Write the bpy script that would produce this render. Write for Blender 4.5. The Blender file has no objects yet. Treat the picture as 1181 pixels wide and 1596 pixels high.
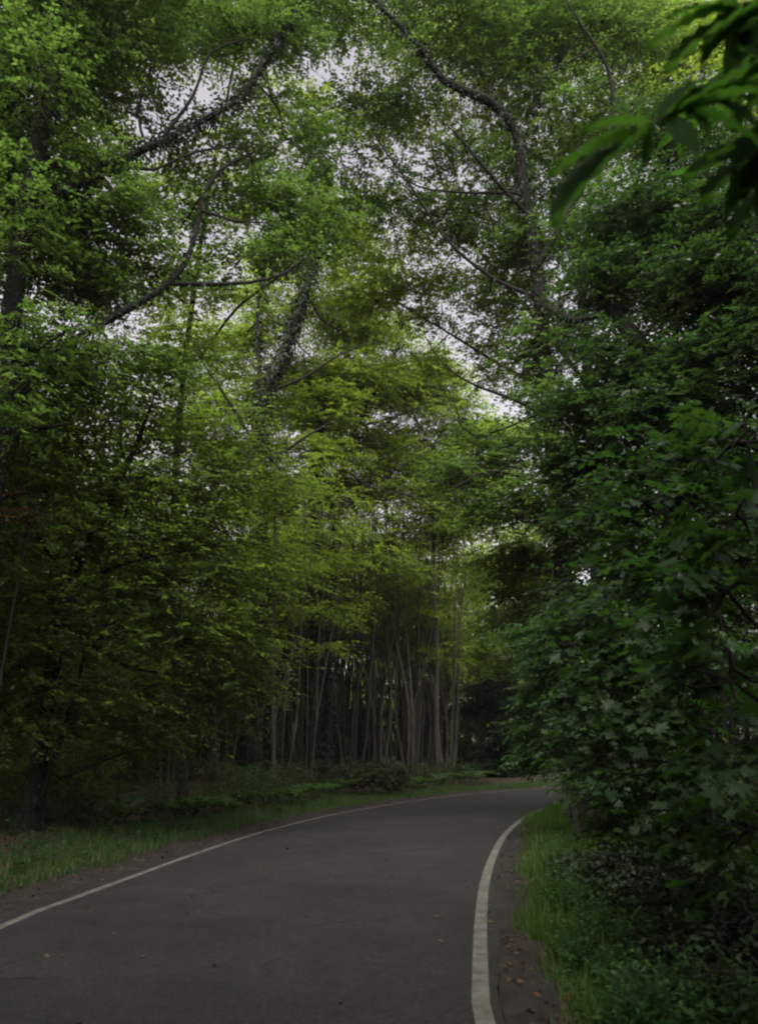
import bpy, math
import numpy as np

SC = bpy.context.scene
COL = SC.collection
F, H = 1229.0, 1.6                       # focal length in photo pixels, eye height
PITCH = math.atan((1170 - 798) / F)
CP, SP = math.cos(PITCH), math.sin(PITCH)


def px(x, y, D):
    """world point seen at photo pixel (x, y) at distance D down the road"""
    u = (x - 590.5) / F
    v = (798 - y) / F
    s = D / (CP - v * SP)
    return np.array([u * s, D, H + s * (SP + v * CP)])


def dist(p):
    return float(np.linalg.norm(np.asarray(p) - np.array([0, 0, H])))


# ------------------------------------------------------------------ materials
def new_mat(name):
    m = bpy.data.materials.new(name)
    m.use_nodes = True
    nt = m.node_tree
    nt.nodes.clear()
    out = nt.nodes.new('ShaderNodeOutputMaterial')
    return m, nt, out


def N(nt, t, **kw):
    n = nt.nodes.new(t)
    for k, v in kw.items():
        setattr(n, k, v)
    return n


def ramp(nt, stops, interp='LINEAR'):
    r = nt.nodes.new('ShaderNodeValToRGB')
    r.color_ramp.interpolation = interp
    el = r.color_ramp.elements
    while len(el) < len(stops):
        el.new(0.5)
    for e, (p, c) in zip(el, stops):
        e.position = p
        e.color = (*c, 1)
    return r


def leaf_mat(name, cols, trans, tfac=0.42, rough=0.42, spec=0.45):
    """two sided leaf: varied base colour per leaf and per twig, glossy skin, light passing through"""
    m, nt, out = new_mat(name)
    L = nt.links.new
    a = N(nt, 'ShaderNodeAttribute', attribute_name='rnd')
    r = ramp(nt, [(i / (len(cols) - 1), c) for i, c in enumerate(cols)])
    L(a.outputs['Fac'], r.inputs[0])
    p = N(nt, 'ShaderNodeBsdfPrincipled')
    p.inputs['Roughness'].default_value = rough
    p.inputs['Specular IOR Level'].default_value = spec
    L(r.outputs[0], p.inputs['Base Color'])
    t = N(nt, 'ShaderNodeBsdfTranslucent')
    mx = N(nt, 'ShaderNodeMix', data_type='RGBA', blend_type='MULTIPLY')
    mx.inputs[0].default_value = 1
    L(r.outputs[0], mx.inputs[6])
    mx.inputs[7].default_value = (*trans, 1)
    L(mx.outputs[2], t.inputs['Color'])
    ms = N(nt, 'ShaderNodeMixShader')
    ms.inputs[0].default_value = tfac
    L(p.outputs[0], ms.inputs[1])
    L(t.outputs[0], ms.inputs[2])
    L(ms.outputs[0], out.inputs[0])
    return m


def surf_mat(name, stops, scale, rough=0.9, bump=0.3, stretch=(1, 1, 1), detail=6, fine=None, spec=0.3, bdist=0.02, vary=None):
    m, nt, out = new_mat(name)
    L = nt.links.new
    tc = N(nt, 'ShaderNodeTexCoord')
    mp = N(nt, 'ShaderNodeMapping')
    mp.inputs['Scale'].default_value = stretch
    L(tc.outputs['Object'], mp.inputs[0])
    no = N(nt, 'ShaderNodeTexNoise')
    no.inputs['Scale'].default_value = scale
    no.inputs['Detail'].default_value = detail
    no.inputs['Roughness'].default_value = 0.65
    L(mp.outputs[0], no.inputs['Vector'])
    r = ramp(nt, stops)
    L(no.outputs['Fac'], r.inputs[0])
    p = N(nt, 'ShaderNodeBsdfPrincipled')
    p.inputs['Roughness'].default_value = rough
    p.inputs['Specular IOR Level'].default_value = spec
    col = r.outputs[0]
    if fine:
        n2 = N(nt, 'ShaderNodeTexNoise')
        n2.inputs['Scale'].default_value = fine
        n2.inputs['Detail'].default_value = 3
        L(tc.outputs['Object'], n2.inputs['Vector'])
        r2 = ramp(nt, [(0.3, (0.6, 0.6, 0.6)), (0.7, (1.35, 1.35, 1.35))])
        L(n2.outputs['Fac'], r2.inputs[0])
        mx = N(nt, 'ShaderNodeMix', data_type='RGBA', blend_type='MULTIPLY')
        mx.inputs[0].default_value = 1
        L(col, mx.inputs[6])
        L(r2.outputs[0], mx.inputs[7])
        col = mx.outputs[2]
    if vary:
        oi = N(nt, 'ShaderNodeObjectInfo')
        r3 = ramp(nt, [(0, (vary[0],) * 3), (1, (vary[1],) * 3)])
        L(oi.outputs['Random'], r3.inputs[0])
        m3 = N(nt, 'ShaderNodeMix', data_type='RGBA', blend_type='MULTIPLY')
        m3.inputs[0].default_value = 1
        L(col, m3.inputs[6])
        L(r3.outputs[0], m3.inputs[7])
        col = m3.outputs[2]
    L(col, p.inputs['Base Color'])
    b = N(nt, 'ShaderNodeBump')
    b.inputs['Strength'].default_value = bump
    b.inputs['Distance'].default_value = bdist
    L(no.outputs['Fac'], b.inputs['Height'])
    L(b.outputs[0], p.inputs['Normal'])
    L(p.outputs[0], out.inputs[0])
    return m


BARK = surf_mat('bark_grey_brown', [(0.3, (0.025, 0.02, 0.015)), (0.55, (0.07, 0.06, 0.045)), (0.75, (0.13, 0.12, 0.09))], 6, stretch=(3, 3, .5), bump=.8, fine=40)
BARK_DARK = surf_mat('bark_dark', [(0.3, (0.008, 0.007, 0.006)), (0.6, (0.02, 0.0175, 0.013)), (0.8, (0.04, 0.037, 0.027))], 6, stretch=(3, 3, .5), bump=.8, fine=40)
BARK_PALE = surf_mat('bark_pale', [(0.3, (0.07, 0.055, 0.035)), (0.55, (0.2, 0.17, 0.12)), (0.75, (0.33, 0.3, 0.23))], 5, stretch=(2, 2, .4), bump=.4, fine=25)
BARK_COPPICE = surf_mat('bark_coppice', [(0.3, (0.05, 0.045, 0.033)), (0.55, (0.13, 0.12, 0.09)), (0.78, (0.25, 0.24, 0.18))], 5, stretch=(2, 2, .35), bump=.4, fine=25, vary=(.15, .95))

LEAF_OAK = leaf_mat('leaf_oak', [(0.034, 0.062, 0.017), (0.053, 0.092, 0.025), (0.078, 0.124, 0.033)], (2.2, 2.3, 1.2), tfac=.6)
LEAF_BEECH = leaf_mat('leaf_beech', [(0.058, 0.095, 0.020), (0.085, 0.135, 0.028), (0.12, 0.17, 0.036)], (2.6, 2.5, 1.1), tfac=.66)
LEAF_HAZEL = leaf_mat('leaf_hazel', [(0.024, 0.056, 0.018), (0.036, 0.08, 0.026), (0.05, 0.105, 0.032)], (1.9, 2.1, 1.0), tfac=.45)
LEAF_BROWNISH = leaf_mat('leaf_brownish', [(0.022, 0.034, 0.012), (0.036, 0.046, 0.016), (0.06, 0.056, 0.026)], (1.5, 1.5, .8), tfac=.3, rough=.6, spec=.2)
LEAF_DARK = leaf_mat('leaf_dark', [(0.014, 0.032, 0.010), (0.025, 0.052, 0.014), (0.038, 0.07, 0.017)], (1.7, 1.9, 1.0), tfac=.42)
LEAF_HEDGE = leaf_mat('leaf_sycamore', [(0.014, 0.034, 0.011), (0.023, 0.050, 0.016), (0.034, 0.068, 0.018)], (1.8, 2.1, .8), tfac=.4, rough=.48, spec=.27)
LEAF_HORN = leaf_mat('leaf_hornbeam', [(0.040, 0.068, 0.018), (0.064, 0.105, 0.026), (0.092, 0.14, 0.034)], (2.3, 2.3, 1.1), tfac=.62)
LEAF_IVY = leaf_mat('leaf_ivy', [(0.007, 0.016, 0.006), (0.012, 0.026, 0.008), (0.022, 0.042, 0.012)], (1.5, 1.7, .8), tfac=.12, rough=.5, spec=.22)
LEAF_CHEST = leaf_mat('leaf_chestnut', [(0.018, 0.046, 0.011), (0.026, 0.062, 0.014), (0.034, 0.077, 0.017)], (2.2, 2.4, 1.0), tfac=.62, rough=.7, spec=.05)
LEAF_FERN = leaf_mat('leaf_fern', [(0.03, 0.07, 0.02), (0.045, 0.095, 0.025), (0.07, 0.12, 0.03)], (1.7, 1.8, .8), tfac=.35)
LEAF_NETTLE = leaf_mat('leaf_nettle', [(0.014, 0.042, 0.010), (0.024, 0.062, 0.014), (0.04, 0.085, 0.018)], (1.7, 1.8, .8), tfac=.3, rough=.55, spec=.25)
LEAF_DEAD = leaf_mat('leaf_dead', [(0.035, 0.021, 0.012), (0.065, 0.038, 0.02), (0.10, 0.062, 0.035)], (1.2, 1.0, .6), tfac=.2, rough=.8, spec=.2)
LEAF_RED = leaf_mat('leaf_russet', [(0.07, 0.035, 0.014), (0.09, 0.045, 0.016), (0.08, 0.07, 0.018)], (1.6, 1.2, .6), tfac=.4)
GRASS = leaf_mat('grass_blade', [(0.024, 0.060, 0.012), (0.036, 0.085, 0.016), (0.065, 0.105, 0.024)], (1.6, 1.8, .8), tfac=.35, rough=.5, spec=.3)
GRASS_LUSH = leaf_mat('grass_blade_lush', [(0.026, 0.066, 0.009), (0.042, 0.092, 0.012), (0.075, 0.115, 0.02)], (1.6, 1.8, .7), tfac=.35, rough=.5, spec=.3)
SOIL = surf_mat('forest_floor', [(0.3, (0.018, 0.013, 0.009)), (0.5, (0.04, 0.028, 0.018)), (0.7, (0.085, 0.06, 0.035))], 9, bump=1, fine=60, bdist=.05)
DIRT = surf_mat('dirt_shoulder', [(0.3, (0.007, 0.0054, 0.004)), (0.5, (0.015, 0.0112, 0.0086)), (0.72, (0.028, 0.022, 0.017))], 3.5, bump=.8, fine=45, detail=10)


def asphalt():
    m, nt, out = new_mat('asphalt')
    L = nt.links.new
    tc = N(nt, 'ShaderNodeTexCoord')
    big = N(nt, 'ShaderNodeTexNoise')
    big.inputs['Scale'].default_value = .55
    big.inputs['Detail'].default_value = 5
    L(tc.outputs['Object'], big.inputs['Vector'])
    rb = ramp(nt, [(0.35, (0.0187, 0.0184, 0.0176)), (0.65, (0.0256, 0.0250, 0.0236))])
    L(big.outputs['Fac'], rb.inputs[0])
    vo = N(nt, 'ShaderNodeTexVoronoi')
    vo.inputs['Scale'].default_value = 48
    L(tc.outputs['Object'], vo.inputs['Vector'])
    rv = ramp(nt, [(0.0, (0.62, 0.62, 0.62)), (0.85, (1.2, 1.2, 1.19)), (1.0, (1.7, 1.68, 1.64))])
    L(vo.outputs['Color'], rv.inputs[0])
    mx = N(nt, 'ShaderNodeMix', data_type='RGBA', blend_type='MULTIPLY')
    mx.inputs[0].default_value = 1
    L(rb.outputs[0], mx.inputs[6])
    L(rv.outputs[0], mx.inputs[7])
    # stains and a few repair scars
    st = N(nt, 'ShaderNodeTexNoise')
    st.inputs['Scale'].default_value = 1.7
    st.inputs['Detail'].default_value = 8
    st.inputs['Roughness'].default_value = .7
    L(tc.outputs['Object'], st.inputs['Vector'])
    rs = ramp(nt, [(0.32, (0.74, 0.75, 0.76)), (0.48, (1, 1, 1)), (0.70, (1.13, 1.11, 1.08))])
    L(st.outputs['Fac'], rs.inputs[0])
    m2 = N(nt, 'ShaderNodeMix', data_type='RGBA', blend_type='MULTIPLY')
    m2.inputs[0].default_value = 1
    L(mx.outputs[2], m2.inputs[6])
    L(rs.outputs[0], m2.inputs[7])
    # hairline cracks, only in some places
    ck = N(nt, 'ShaderNodeTexVoronoi', feature='DISTANCE_TO_EDGE')
    ck.inputs['Scale'].default_value = .55
    wn = N(nt, 'ShaderNodeTexNoise')
    wn.inputs['Scale'].default_value = 2.5
    wn.inputs['Detail'].default_value = 6
    L(tc.outputs['Object'], wn.inputs['Vector'])
    va = N(nt, 'ShaderNodeVectorMath', operation='MULTIPLY_ADD')
    va.inputs[1].default_value = (.55, .55, .55)
    L(wn.outputs['Color'], va.inputs[0])
    L(tc.outputs['Object'], va.inputs[2])
    L(va.outputs[0], ck.inputs['Vector'])
    rc = ramp(nt, [(0.0, (0.35, 0.35, 0.35)), (0.010, (0.7, 0.7, 0.7)), (0.016, (1, 1, 1))])
    L(ck.outputs['Distance'], rc.inputs[0])
    rk = ramp(nt, [(0.50, (0, 0, 0)), (0.62, (1, 1, 1))])
    L(big.outputs['Fac'], rk.inputs[0])
    m3 = N(nt, 'ShaderNodeMix', data_type='RGBA', blend_type='MULTIPLY')
    L(rk.outputs[0], m3.inputs[0])
    L(m2.outputs[2], m3.inputs[6])
    L(rc.outputs[0], m3.inputs[7])
    m2 = m3
    p = N(nt, 'ShaderNodeBsdfPrincipled')
    p.inputs['Roughness'].default_value = .85
    p.inputs['Specular IOR Level'].default_value = .15
    L(m2.outputs[2], p.inputs['Base Color'])
    b = N(nt, 'ShaderNodeBump')
    b.inputs['Strength'].default_value = .5
    b.inputs['Distance'].default_value = .006
    L(vo.outputs['Distance'], b.inputs['Height'])
    L(b.outputs[0], p.inputs['Normal'])
    L(p.outputs[0], out.inputs[0])
    return m


ASPHALT = asphalt()
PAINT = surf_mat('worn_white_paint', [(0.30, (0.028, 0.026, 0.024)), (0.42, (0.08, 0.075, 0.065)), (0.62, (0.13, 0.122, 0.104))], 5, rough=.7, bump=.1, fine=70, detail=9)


# ------------------------------------------------------------------ mesh tools
def add_mesh(name, V, faces_idx, k, mat, parent=None, rnd=None, smooth=False, loc=None):
    V = np.asarray(V, dtype=np.float32).reshape(-1, 3)
    fi = np.asarray(faces_idx, dtype=np.int32).reshape(-1)
    if loc is not None:
        V = V - np.asarray(loc, dtype=np.float32)
    nf = len(fi) // k
    me = bpy.data.meshes.new(name)
    me.vertices.add(len(V))
    me.vertices.foreach_set('co', V.ravel())
    me.loops.add(len(fi))
    me.loops.foreach_set('vertex_index', fi)
    me.polygons.add(nf)
    me.polygons.foreach_set('loop_start', np.arange(nf, dtype=np.int32) * k)
    if smooth:
        me.polygons.foreach_set('use_smooth', np.ones(nf, dtype=bool))
    me.update(calc_edges=True)
    if rnd is not None:
        at = me.attributes.new('rnd', 'FLOAT', 'POINT')
        at.data.foreach_set('value', np.asarray(rnd, dtype=np.float32))
    me.materials.append(mat)
    o = bpy.data.objects.new(name, me)
    COL.objects.link(o)
    if parent is not None:
        o.parent = parent
    elif loc is not None:
        o.location = [float(c) for c in loc]
    return o


def tag(o, label=None, cat=None, group=None, kind=None):
    if label:
        o['label'] = label
    if cat:
        o['category'] = cat
    if group:
        o['group'] = group
    if kind:
        o['kind'] = kind
    return o


def empty(name, loc, label, cat, group=None):
    o = bpy.data.objects.new(name, None)
    COL.objects.link(o)
    o.location = [float(c) for c in loc]
    o.empty_display_size = .3
    return tag(o, label, cat, group)


def unit(a):
    return a / np.maximum(np.linalg.norm(a, axis=-1, keepdims=True), 1e-9)


def spline(P, step):
    """Catmull-Rom through P (n,c), resampled about every step metres; columns past 3 ride along"""
    P = np.asarray(P, float)
    if len(P) < 2:
        return P
    Q = np.vstack([2 * P[0] - P[1], P, 2 * P[-1] - P[-2]])
    out = []
    for i in range(1, len(Q) - 2):
        n = max(1, int(np.linalg.norm(Q[i + 1][:3] - Q[i][:3]) / step))
        t = (np.arange(n) / n)[:, None]
        a, b, c, d = Q[i - 1], Q[i], Q[i + 1], Q[i + 2]
        out.append(.5 * (2 * b + (c - a) * t + (2 * a - 5 * b + 4 * c - d) * t ** 2 + (3 * b - a - 3 * c + d) * t ** 3))
    out.append(P[-1:])
    return np.vstack(out)


class Tubes:
    """collects tapered tubes of one part into one mesh"""
    def __init__(self):
        self.V, self.F, self.n = [], [], 0

    def add(self, P, R, sides=7):
        P = np.asarray(P, float)
        R = np.broadcast_to(np.asarray(R, float), (len(P),))
        T = np.gradient(P, axis=0)
        T = unit(T)
        ref = np.array([0.3, 0.9, 0.1])
        if abs(np.dot(unit(P[-1] - P[0]), unit(ref))) > .85:
            ref = np.array([1., 0., 0.])
        A = unit(np.cross(T, ref))
        B = np.cross(T, A)
        th = np.arange(sides) / sides * 2 * np.pi
        ring = P[:, None] + R[:, None, None] * (np.cos(th)[None, :, None] * A[:, None] + np.sin(th)[None, :, None] * B[:, None])
        n = len(P)
        i = np.arange(n - 1)[:, None] * sides
        j = np.arange(sides)[None]
        j2 = (j + 1) % sides
        f = np.stack([i + j, i + j2, i + sides + j2, i + sides + j], -1).reshape(-1, 4) + self.n
        self.V.append(ring.reshape(-1, 3))
        self.F.append(f)
        self.n += n * sides

    def sticks(self, A, B, ra, rb):
        """many straight 3-sided twigs at once"""
        D = unit(B - A)
        X = unit(np.cross(D, np.array([.31, .17, .93])))
        Y = np.cross(D, X)
        th = np.array([0, 2.1, 4.2])
        c = np.cos(th)[None, :, None] * X[:, None] + np.sin(th)[None, :, None] * Y[:, None]
        V = np.concatenate([A[:, None] + ra * c, B[:, None] + rb * c], 1)
        base = np.arange(len(A))[:, None, None] * 6 + self.n
        f = np.array([[0, 1, 4, 3], [1, 2, 5, 4], [2, 0, 3, 5]])[None] + base
        self.V.append(V.reshape(-1, 3))
        self.F.append(f.reshape(-1, 4))
        self.n += len(A) * 6

    def build(self, name, mat, parent=None, loc=None):
        return add_mesh(name, np.vstack(self.V), np.vstack(self.F), 4, mat, parent, smooth=True, loc=loc)


# leaf outlines: vertices (along, across, up), faces
def palmate():
    half = [(0, .70), (14, .50), (24, .36), (38, .56), (50, .62), (62, .46), (76, .34), (92, .45), (106, .50), (122, .36), (150, .27), (172, .2)]
    pts = [(.34, 0, 0)]
    ring = [(a, r) for a, r in half] + [(-a, r) for a, r in half[:0:-1]]
    for a, r in ring:
        t = math.radians(a)
        lobes = .045 * math.cos(3.6 * t) - .05 * abs(math.sin(t))
        pts.append((.34 + r * math.cos(t) * .95, r * math.sin(t), lobes - .08 * (r * math.cos(t)) ** 2))
    n = len(ring)
    return np.array(pts), np.array([(0, 1 + i, 1 + (i + 1) % n) for i in range(n)])


def lance(n=11, w=.155):
    V, Fs = [], []
    for i in range(n + 1):
        u = i / n
        ww = w * (math.sin(math.pi * min(1, u ** .8)) ** .8) + .004
        ww *= 1 + (.10 if i % 2 else -.06)
        z = .012 * (1 if i % 2 else -1) - .22 * (u - .35) ** 2
        V += [(u - .02 * (i % 2), -ww, z + .045), (u, 0, z - .01), (u - .02 * (i % 2), ww, z + .045)]
    for i in range(n):
        a = i * 3
        Fs += [(a, a + 1, a + 4, a + 3), (a + 1, a + 2, a + 5, a + 4)]
    return np.array(V), np.array(Fs)


SHAPES = {
    'kite': (np.array([(0, 0, 0), (.42, -.29, .07), (1, 0, -.05), (.42, .29, .07)]), np.array([(0, 1, 2, 3)])),
    'oval': (np.array([(0, 0, 0), (.28, -.27, .06), (.7, -.23, .03), (1, 0, -.08), (.7, .23, .03), (.28, .27, .06)]), np.array([(0, 1, 2, 3), (0, 3, 4, 5)])),
    'palmate': palmate(),
    'lance': lance(),
    'holly': (np.array([(0, 0, 0), (.4, -.3, .12), (1, 0, 0), (.4, .3, .12)]), np.array([(0, 1, 2, 3)])),
    'blade': (np.array([(0, -.5, 0), (0, .5, 0), (.5, .38, .0), (.5, -.38, .0), (1, .04, -.14), (1, -.04, -.14)]), np.array([(0, 1, 2, 3), (3, 2, 4, 5)])),
}


def leaves_geo(O, D, Nn, L, shape, rnd, width=None):
    """O origins, D directions, Nn normals (n,3); L lengths (n)"""
    V, Fc = SHAPES[shape]
    D = unit(D)
    S = unit(np.cross(Nn, D))
    W = np.cross(D, S)
    L = np.asarray(L)[:, None, None]
    wd = L if width is None else np.asarray(width)[:, None, None]
    P = O[:, None] + L * V[None, :, 0:1] * D[:, None] + wd * V[None, :, 1:2] * S[:, None] + L * V[None, :, 2:3] * W[:, None]
    f = Fc[None] + (np.arange(len(O)) * len(V))[:, None, None]
    return P.reshape(-1, 3), f.reshape(-1, Fc.shape[1]), np.repeat(rnd, len(V))


def leaf_area(shape):
    return {'kite': .29, 'oval': .36, 'palmate': .62, 'holly': .3, 'lance': .2}[shape]


def spray_cloud(rng, c, r, n_leaves, leaf, shape, k=11, twig=.7, tilt=.35, droop=.12, nsub=9, sub=.42, jit=.35):
    """leaves set alternately along many flat twigs gathered in sub-clusters inside an ellipsoid.
    returns leaf arrays and the twig ends"""
    nt = max(3, int(n_leaves / k))
    g = rng.normal(size=(nsub, 3))
    g = unit(g) * (rng.random((nsub, 1)) ** .45) * .8
    which = rng.integers(0, nsub, nt)
    q = g[which] + rng.normal(size=(nt, 3)) * sub * np.array([.6, .6, .42])
    A = c + q * r
    az = np.arctan2(q[:, 1] * r[1], q[:, 0] * r[0]) + rng.normal(size=nt) * 1.0
    d = np.stack([np.cos(az), np.sin(az), -droop + rng.normal(size=nt) * .22], -1)
    d = unit(d)
    tl = twig * (.55 + .7 * rng.random(nt))
    pn = unit(np.stack([rng.normal(size=nt) * tilt, rng.normal(size=nt) * tilt, np.ones(nt)], -1))
    pn = unit(pn - d * np.sum(pn * d, -1, keepdims=True))
    side = np.cross(pn, d)
    t = (np.arange(k) + .8) / k
    tj = t[None] + rng.normal(size=(nt, k)) * .03
    sag = -.18 * (tj ** 2) * tl[:, None]
    O = A[:, None] + d[:, None] * (tj * tl[:, None])[..., None]
    O[..., 2] += sag
    sg = np.where(np.arange(k) % 2 == 0, 1., -1.)[None, :, None]
    ang = .9 + rng.normal(size=(nt, k, 1)) * .25
    ld = d[:, None] * np.cos(ang) + side[:, None] * sg * np.sin(ang)
    ld = ld + rng.normal(size=ld.shape) * .18
    ld[..., 2] -= .12
    ln = pn[:, None] + rng.normal(size=ld.shape) * jit
    Ls = leaf * (.65 + .6 * rng.random((nt, k)))
    rn = np.clip(rng.random((nt, 1)) * .6 + rng.random((nt, k)) * .4, 0, 1)
    B = A + d * tl[:, None]
    B[:, 2] -= .18 * tl
    return O.reshape(-1, 3), ld.reshape(-1, 3), ln.reshape(-1, 3), Ls.ravel(), rn.ravel(), A, B


# ------------------------------------------------------------------ the road and the ground
LPTS = [(-2.6, -60), (-3.2, -25), (-3.55, -6), (-3.62, 2), (-3.58, 8.23), (-3.45, 9.8), (-3.26, 11.4), (-2.97, 13.8), (-2.42, 17.25),
        (-1.47, 21.1), (-.5, 23.9), (.75, 27), (2.6, 30.8), (4.6, 33.9), (7.0, 36.7), (10.5, 39.4), (15, 41.3), (21, 42.3), (33, 42), (60, 37)]
RPTS = [(1.6, -60), (1.0, -25), (.62, -6), (.55, 2), (.65, 5.52), (.73, 6.4), (.86, 7.5), (1.03, 8.8), (1.32, 10.8), (1.8, 13.5), (2.42, 16.5),
        (3.09, 19.15), (3.86, 21.75), (5.0, 24.7), (6.5, 27.6), (8.6, 30.4), (11.4, 32.8), (15.4, 34.8), (21.5, 36.2), (33, 36.2), (60, 31.5)]


def resamp(P, n):
    S = spline(P, .25)
    s = np.r_[0, np.cumsum(np.linalg.norm(np.diff(S, axis=0), axis=1))]
    t = np.linspace(0, s[-1], n)
    return np.stack([np.interp(t, s, S[:, i]) for i in range(2)], -1)


NR = 420
LL, RR = resamp(LPTS, NR), resamp(RPTS, NR)
CC = (LL + RR) / 2
HWID = np.linalg.norm(LL - RR, axis=1) / 2
# true half width: distance of centre points to the nearest left-edge point
HWID = np.array([np.min(np.linalg.norm(LL - c, axis=1)) for c in CC])


def road_d(x, y):
    """distance outside the painted edge (negative on the road)"""
    x, y = np.atleast_1d(x).astype(float), np.atleast_1d(y).astype(float)
    out = np.empty(len(x))
    for a in range(0, len(x), 4000):
        q = np.stack([x[a:a + 4000], y[a:a + 4000]], -1)
        dd = np.linalg.norm(q[:, None] - CC[None], axis=2)
        i = dd.argmin(1)
        out[a:a + 4000] = dd[np.arange(len(q)), i] - HWID[i]
    return out


def sstep(a, b, x):
    t = np.clip((x - a) / (b - a), 0, 1)
    return t * t * (3 - 2 * t)


def hgt(x, y, d=None):
    x, y = np.atleast_1d(x).astype(float), np.atleast_1d(y).astype(float)
    if d is None:
        d = road_d(x, y)
    right = sstep(-1, 2, x - np.interp(y, [-10, 8, 20, 30, 60], [-1, -1, 1, 5, 10]))
    bank = sstep(.7, 4, d) * (.12 + .25 * right) + sstep(3, 14, d) * (.35 + .35 * right)
    bump = .05 * np.sin(x * 1.7 + .6 * y) * np.cos(y * 1.3 - .4 * x) + .1 * np.sin(x * .43 + 1) * np.sin(y * .37)
    return -.07 + .058 * sstep(.05, .7, d) + bank + bump * sstep(1, 4, d)


def h1(x, y):
    return float(hgt(x, y)[0])


def ground():
    xs = np.unique(np.r_[-np.geomspace(16, 900, 26), np.arange(-16, 16.01, .3), np.geomspace(16, 900, 26)])
    ys = np.unique(np.r_[-np.geomspace(6, 900, 24), np.arange(-6, 50.01, .3), np.geomspace(50, 900, 26)])
    X, Y = np.meshgrid(xs, ys)
    Z = hgt(X.ravel(), Y.ravel())
    nx, ny = len(xs), len(ys)
    i = np.arange(ny - 1)[:, None] * nx + np.arange(nx - 1)[None]
    f = np.stack([i, i + 1, i + nx + 1, i + nx], -1)
    o = add_mesh('ground', np.stack([X.ravel(), Y.ravel(), Z], -1), f, 4, SOIL, smooth=True)
    tag(o, 'brown leaf-strewn woodland floor under the trees', 'ground', kind='structure')


def strip(name, A, B, za, zb, mat, label, cat, ncross=6, zfun=None):
    t = np.linspace(0, 1, ncross + 1)[None, :, None]
    P = A[:, None] * (1 - t) + B[:, None] * t
    Z = za + (zb - za) * t[..., 0] + np.zeros(P.shape[:2])
    if zfun is not None:
        Z = zfun(P.reshape(-1, 2)).reshape(Z.shape)
    n, m = P.shape[:2]
    V = np.concatenate([P, Z[..., None]], -1).reshape(-1, 3)
    i = np.arange(n - 1)[:, None] * m + np.arange(m - 1)[None]
    f = np.stack([i, i + 1, i + m + 1, i + m], -1)
    o = add_mesh(name, V, f, 4, mat, smooth=True)
    return tag(o, label, cat, kind='structure')


def normals(P):
    T = unit(np.gradient(P, axis=0))
    return np.stack([-T[:, 1], T[:, 0]], -1)      # to the left


NL, NRr = normals(LL), normals(RR)
ground()
rg0 = np.random.default_rng(5)


def wob(n, amp, sm):
    w = rg0.normal(size=n + 2 * sm)
    w = np.convolve(w, np.ones(sm) / sm, 'same')[sm:sm + n] * math.sqrt(sm)
    return amp * w


strip('road', LL + NL * .16 + NL * wob(NR, .02, 3)[:, None], RR - NRr * .14 - NRr * wob(NR, .02, 3)[:, None], 0, 0, ASPHALT,
      'grey worn asphalt lane curving right through the woods', 'road', 14)
strip('road_marking', LL + NL * .05, LL - NL * .05, .004, .004, PAINT, 'thin white edge line along the far left side of the road', 'road line', 2)
strip('road_marking', RR + NRr * .060, RR - NRr * .060, .004, .004, PAINT, 'white edge line along the near right side of the road', 'road line', 2)
zsh = lambda q: np.maximum(hgt(q[:, 0], q[:, 1]) + .012, -.004) + .004 * np.sin(q[:, 0] * 9) * np.sin(q[:, 1] * 7) - .004
strip('dirt_shoulder', LL + NL * .15, LL + NL * (1.15 + wob(NR, .12, 3))[:, None], 0, 0, DIRT, 'brown dirt shoulder between left road line and grass', 'shoulder', 8, zsh)
strip('dirt_shoulder', RR - NRr * .13, RR - NRr * (.56 + wob(NR, .07, 3))[:, None], 0, 0, DIRT, 'brown dirt shoulder right of the near white line', 'shoulder', 8, zsh)


# ------------------------------------------------------------------ tree builder
def limb_pts(P):
    """rows (x, y, D, r) in photo pixels and metres -> world polyline and radii"""
    W = np.array([[*px(x, y, D), r] for x, y, D, r in P])
    S = spline(W, .35)
    return S[:, :3], np.maximum(S[:, 3], .004)


def ivy_on(rng, P, R, n, leaf, spread, hang=.25):
    i = rng.integers(0, len(P), n)
    th = rng.random(n) * 2 * np.pi
    T = unit(np.gradient(P, axis=0))[i]
    A = unit(np.cross(T, np.array([.3, .9, .2])))
    B = np.cross(T, A)
    rad = A * np.cos(th)[:, None] + B * np.sin(th)[:, None]
    cn = np.convolve(rng.random(len(P) + 8), np.ones(3) / 3, 'same')[4:4 + len(P)]
    clump = .3 + 1.1 * cn[i] + .3 * np.sin(th * 2 + i)
    rr = R[i] + np.abs(rng.normal(size=n)) * spread * clump
    O = P[i] + rad * rr[:, None] + rng.normal(size=(n, 3)) * .05 + T * (rng.random((n, 1)) - .5) * .5
    d = rad * .5 + rng.normal(size=(n, 3)) * .4
    d[:, 2] -= hang + .5
    nn = rad + np.array([0, 0, .5]) + rng.normal(size=(n, 3)) * .35
    return O, d, nn, leaf * (.6 + .8 * rng.random(n)), rng.random(n)


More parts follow.
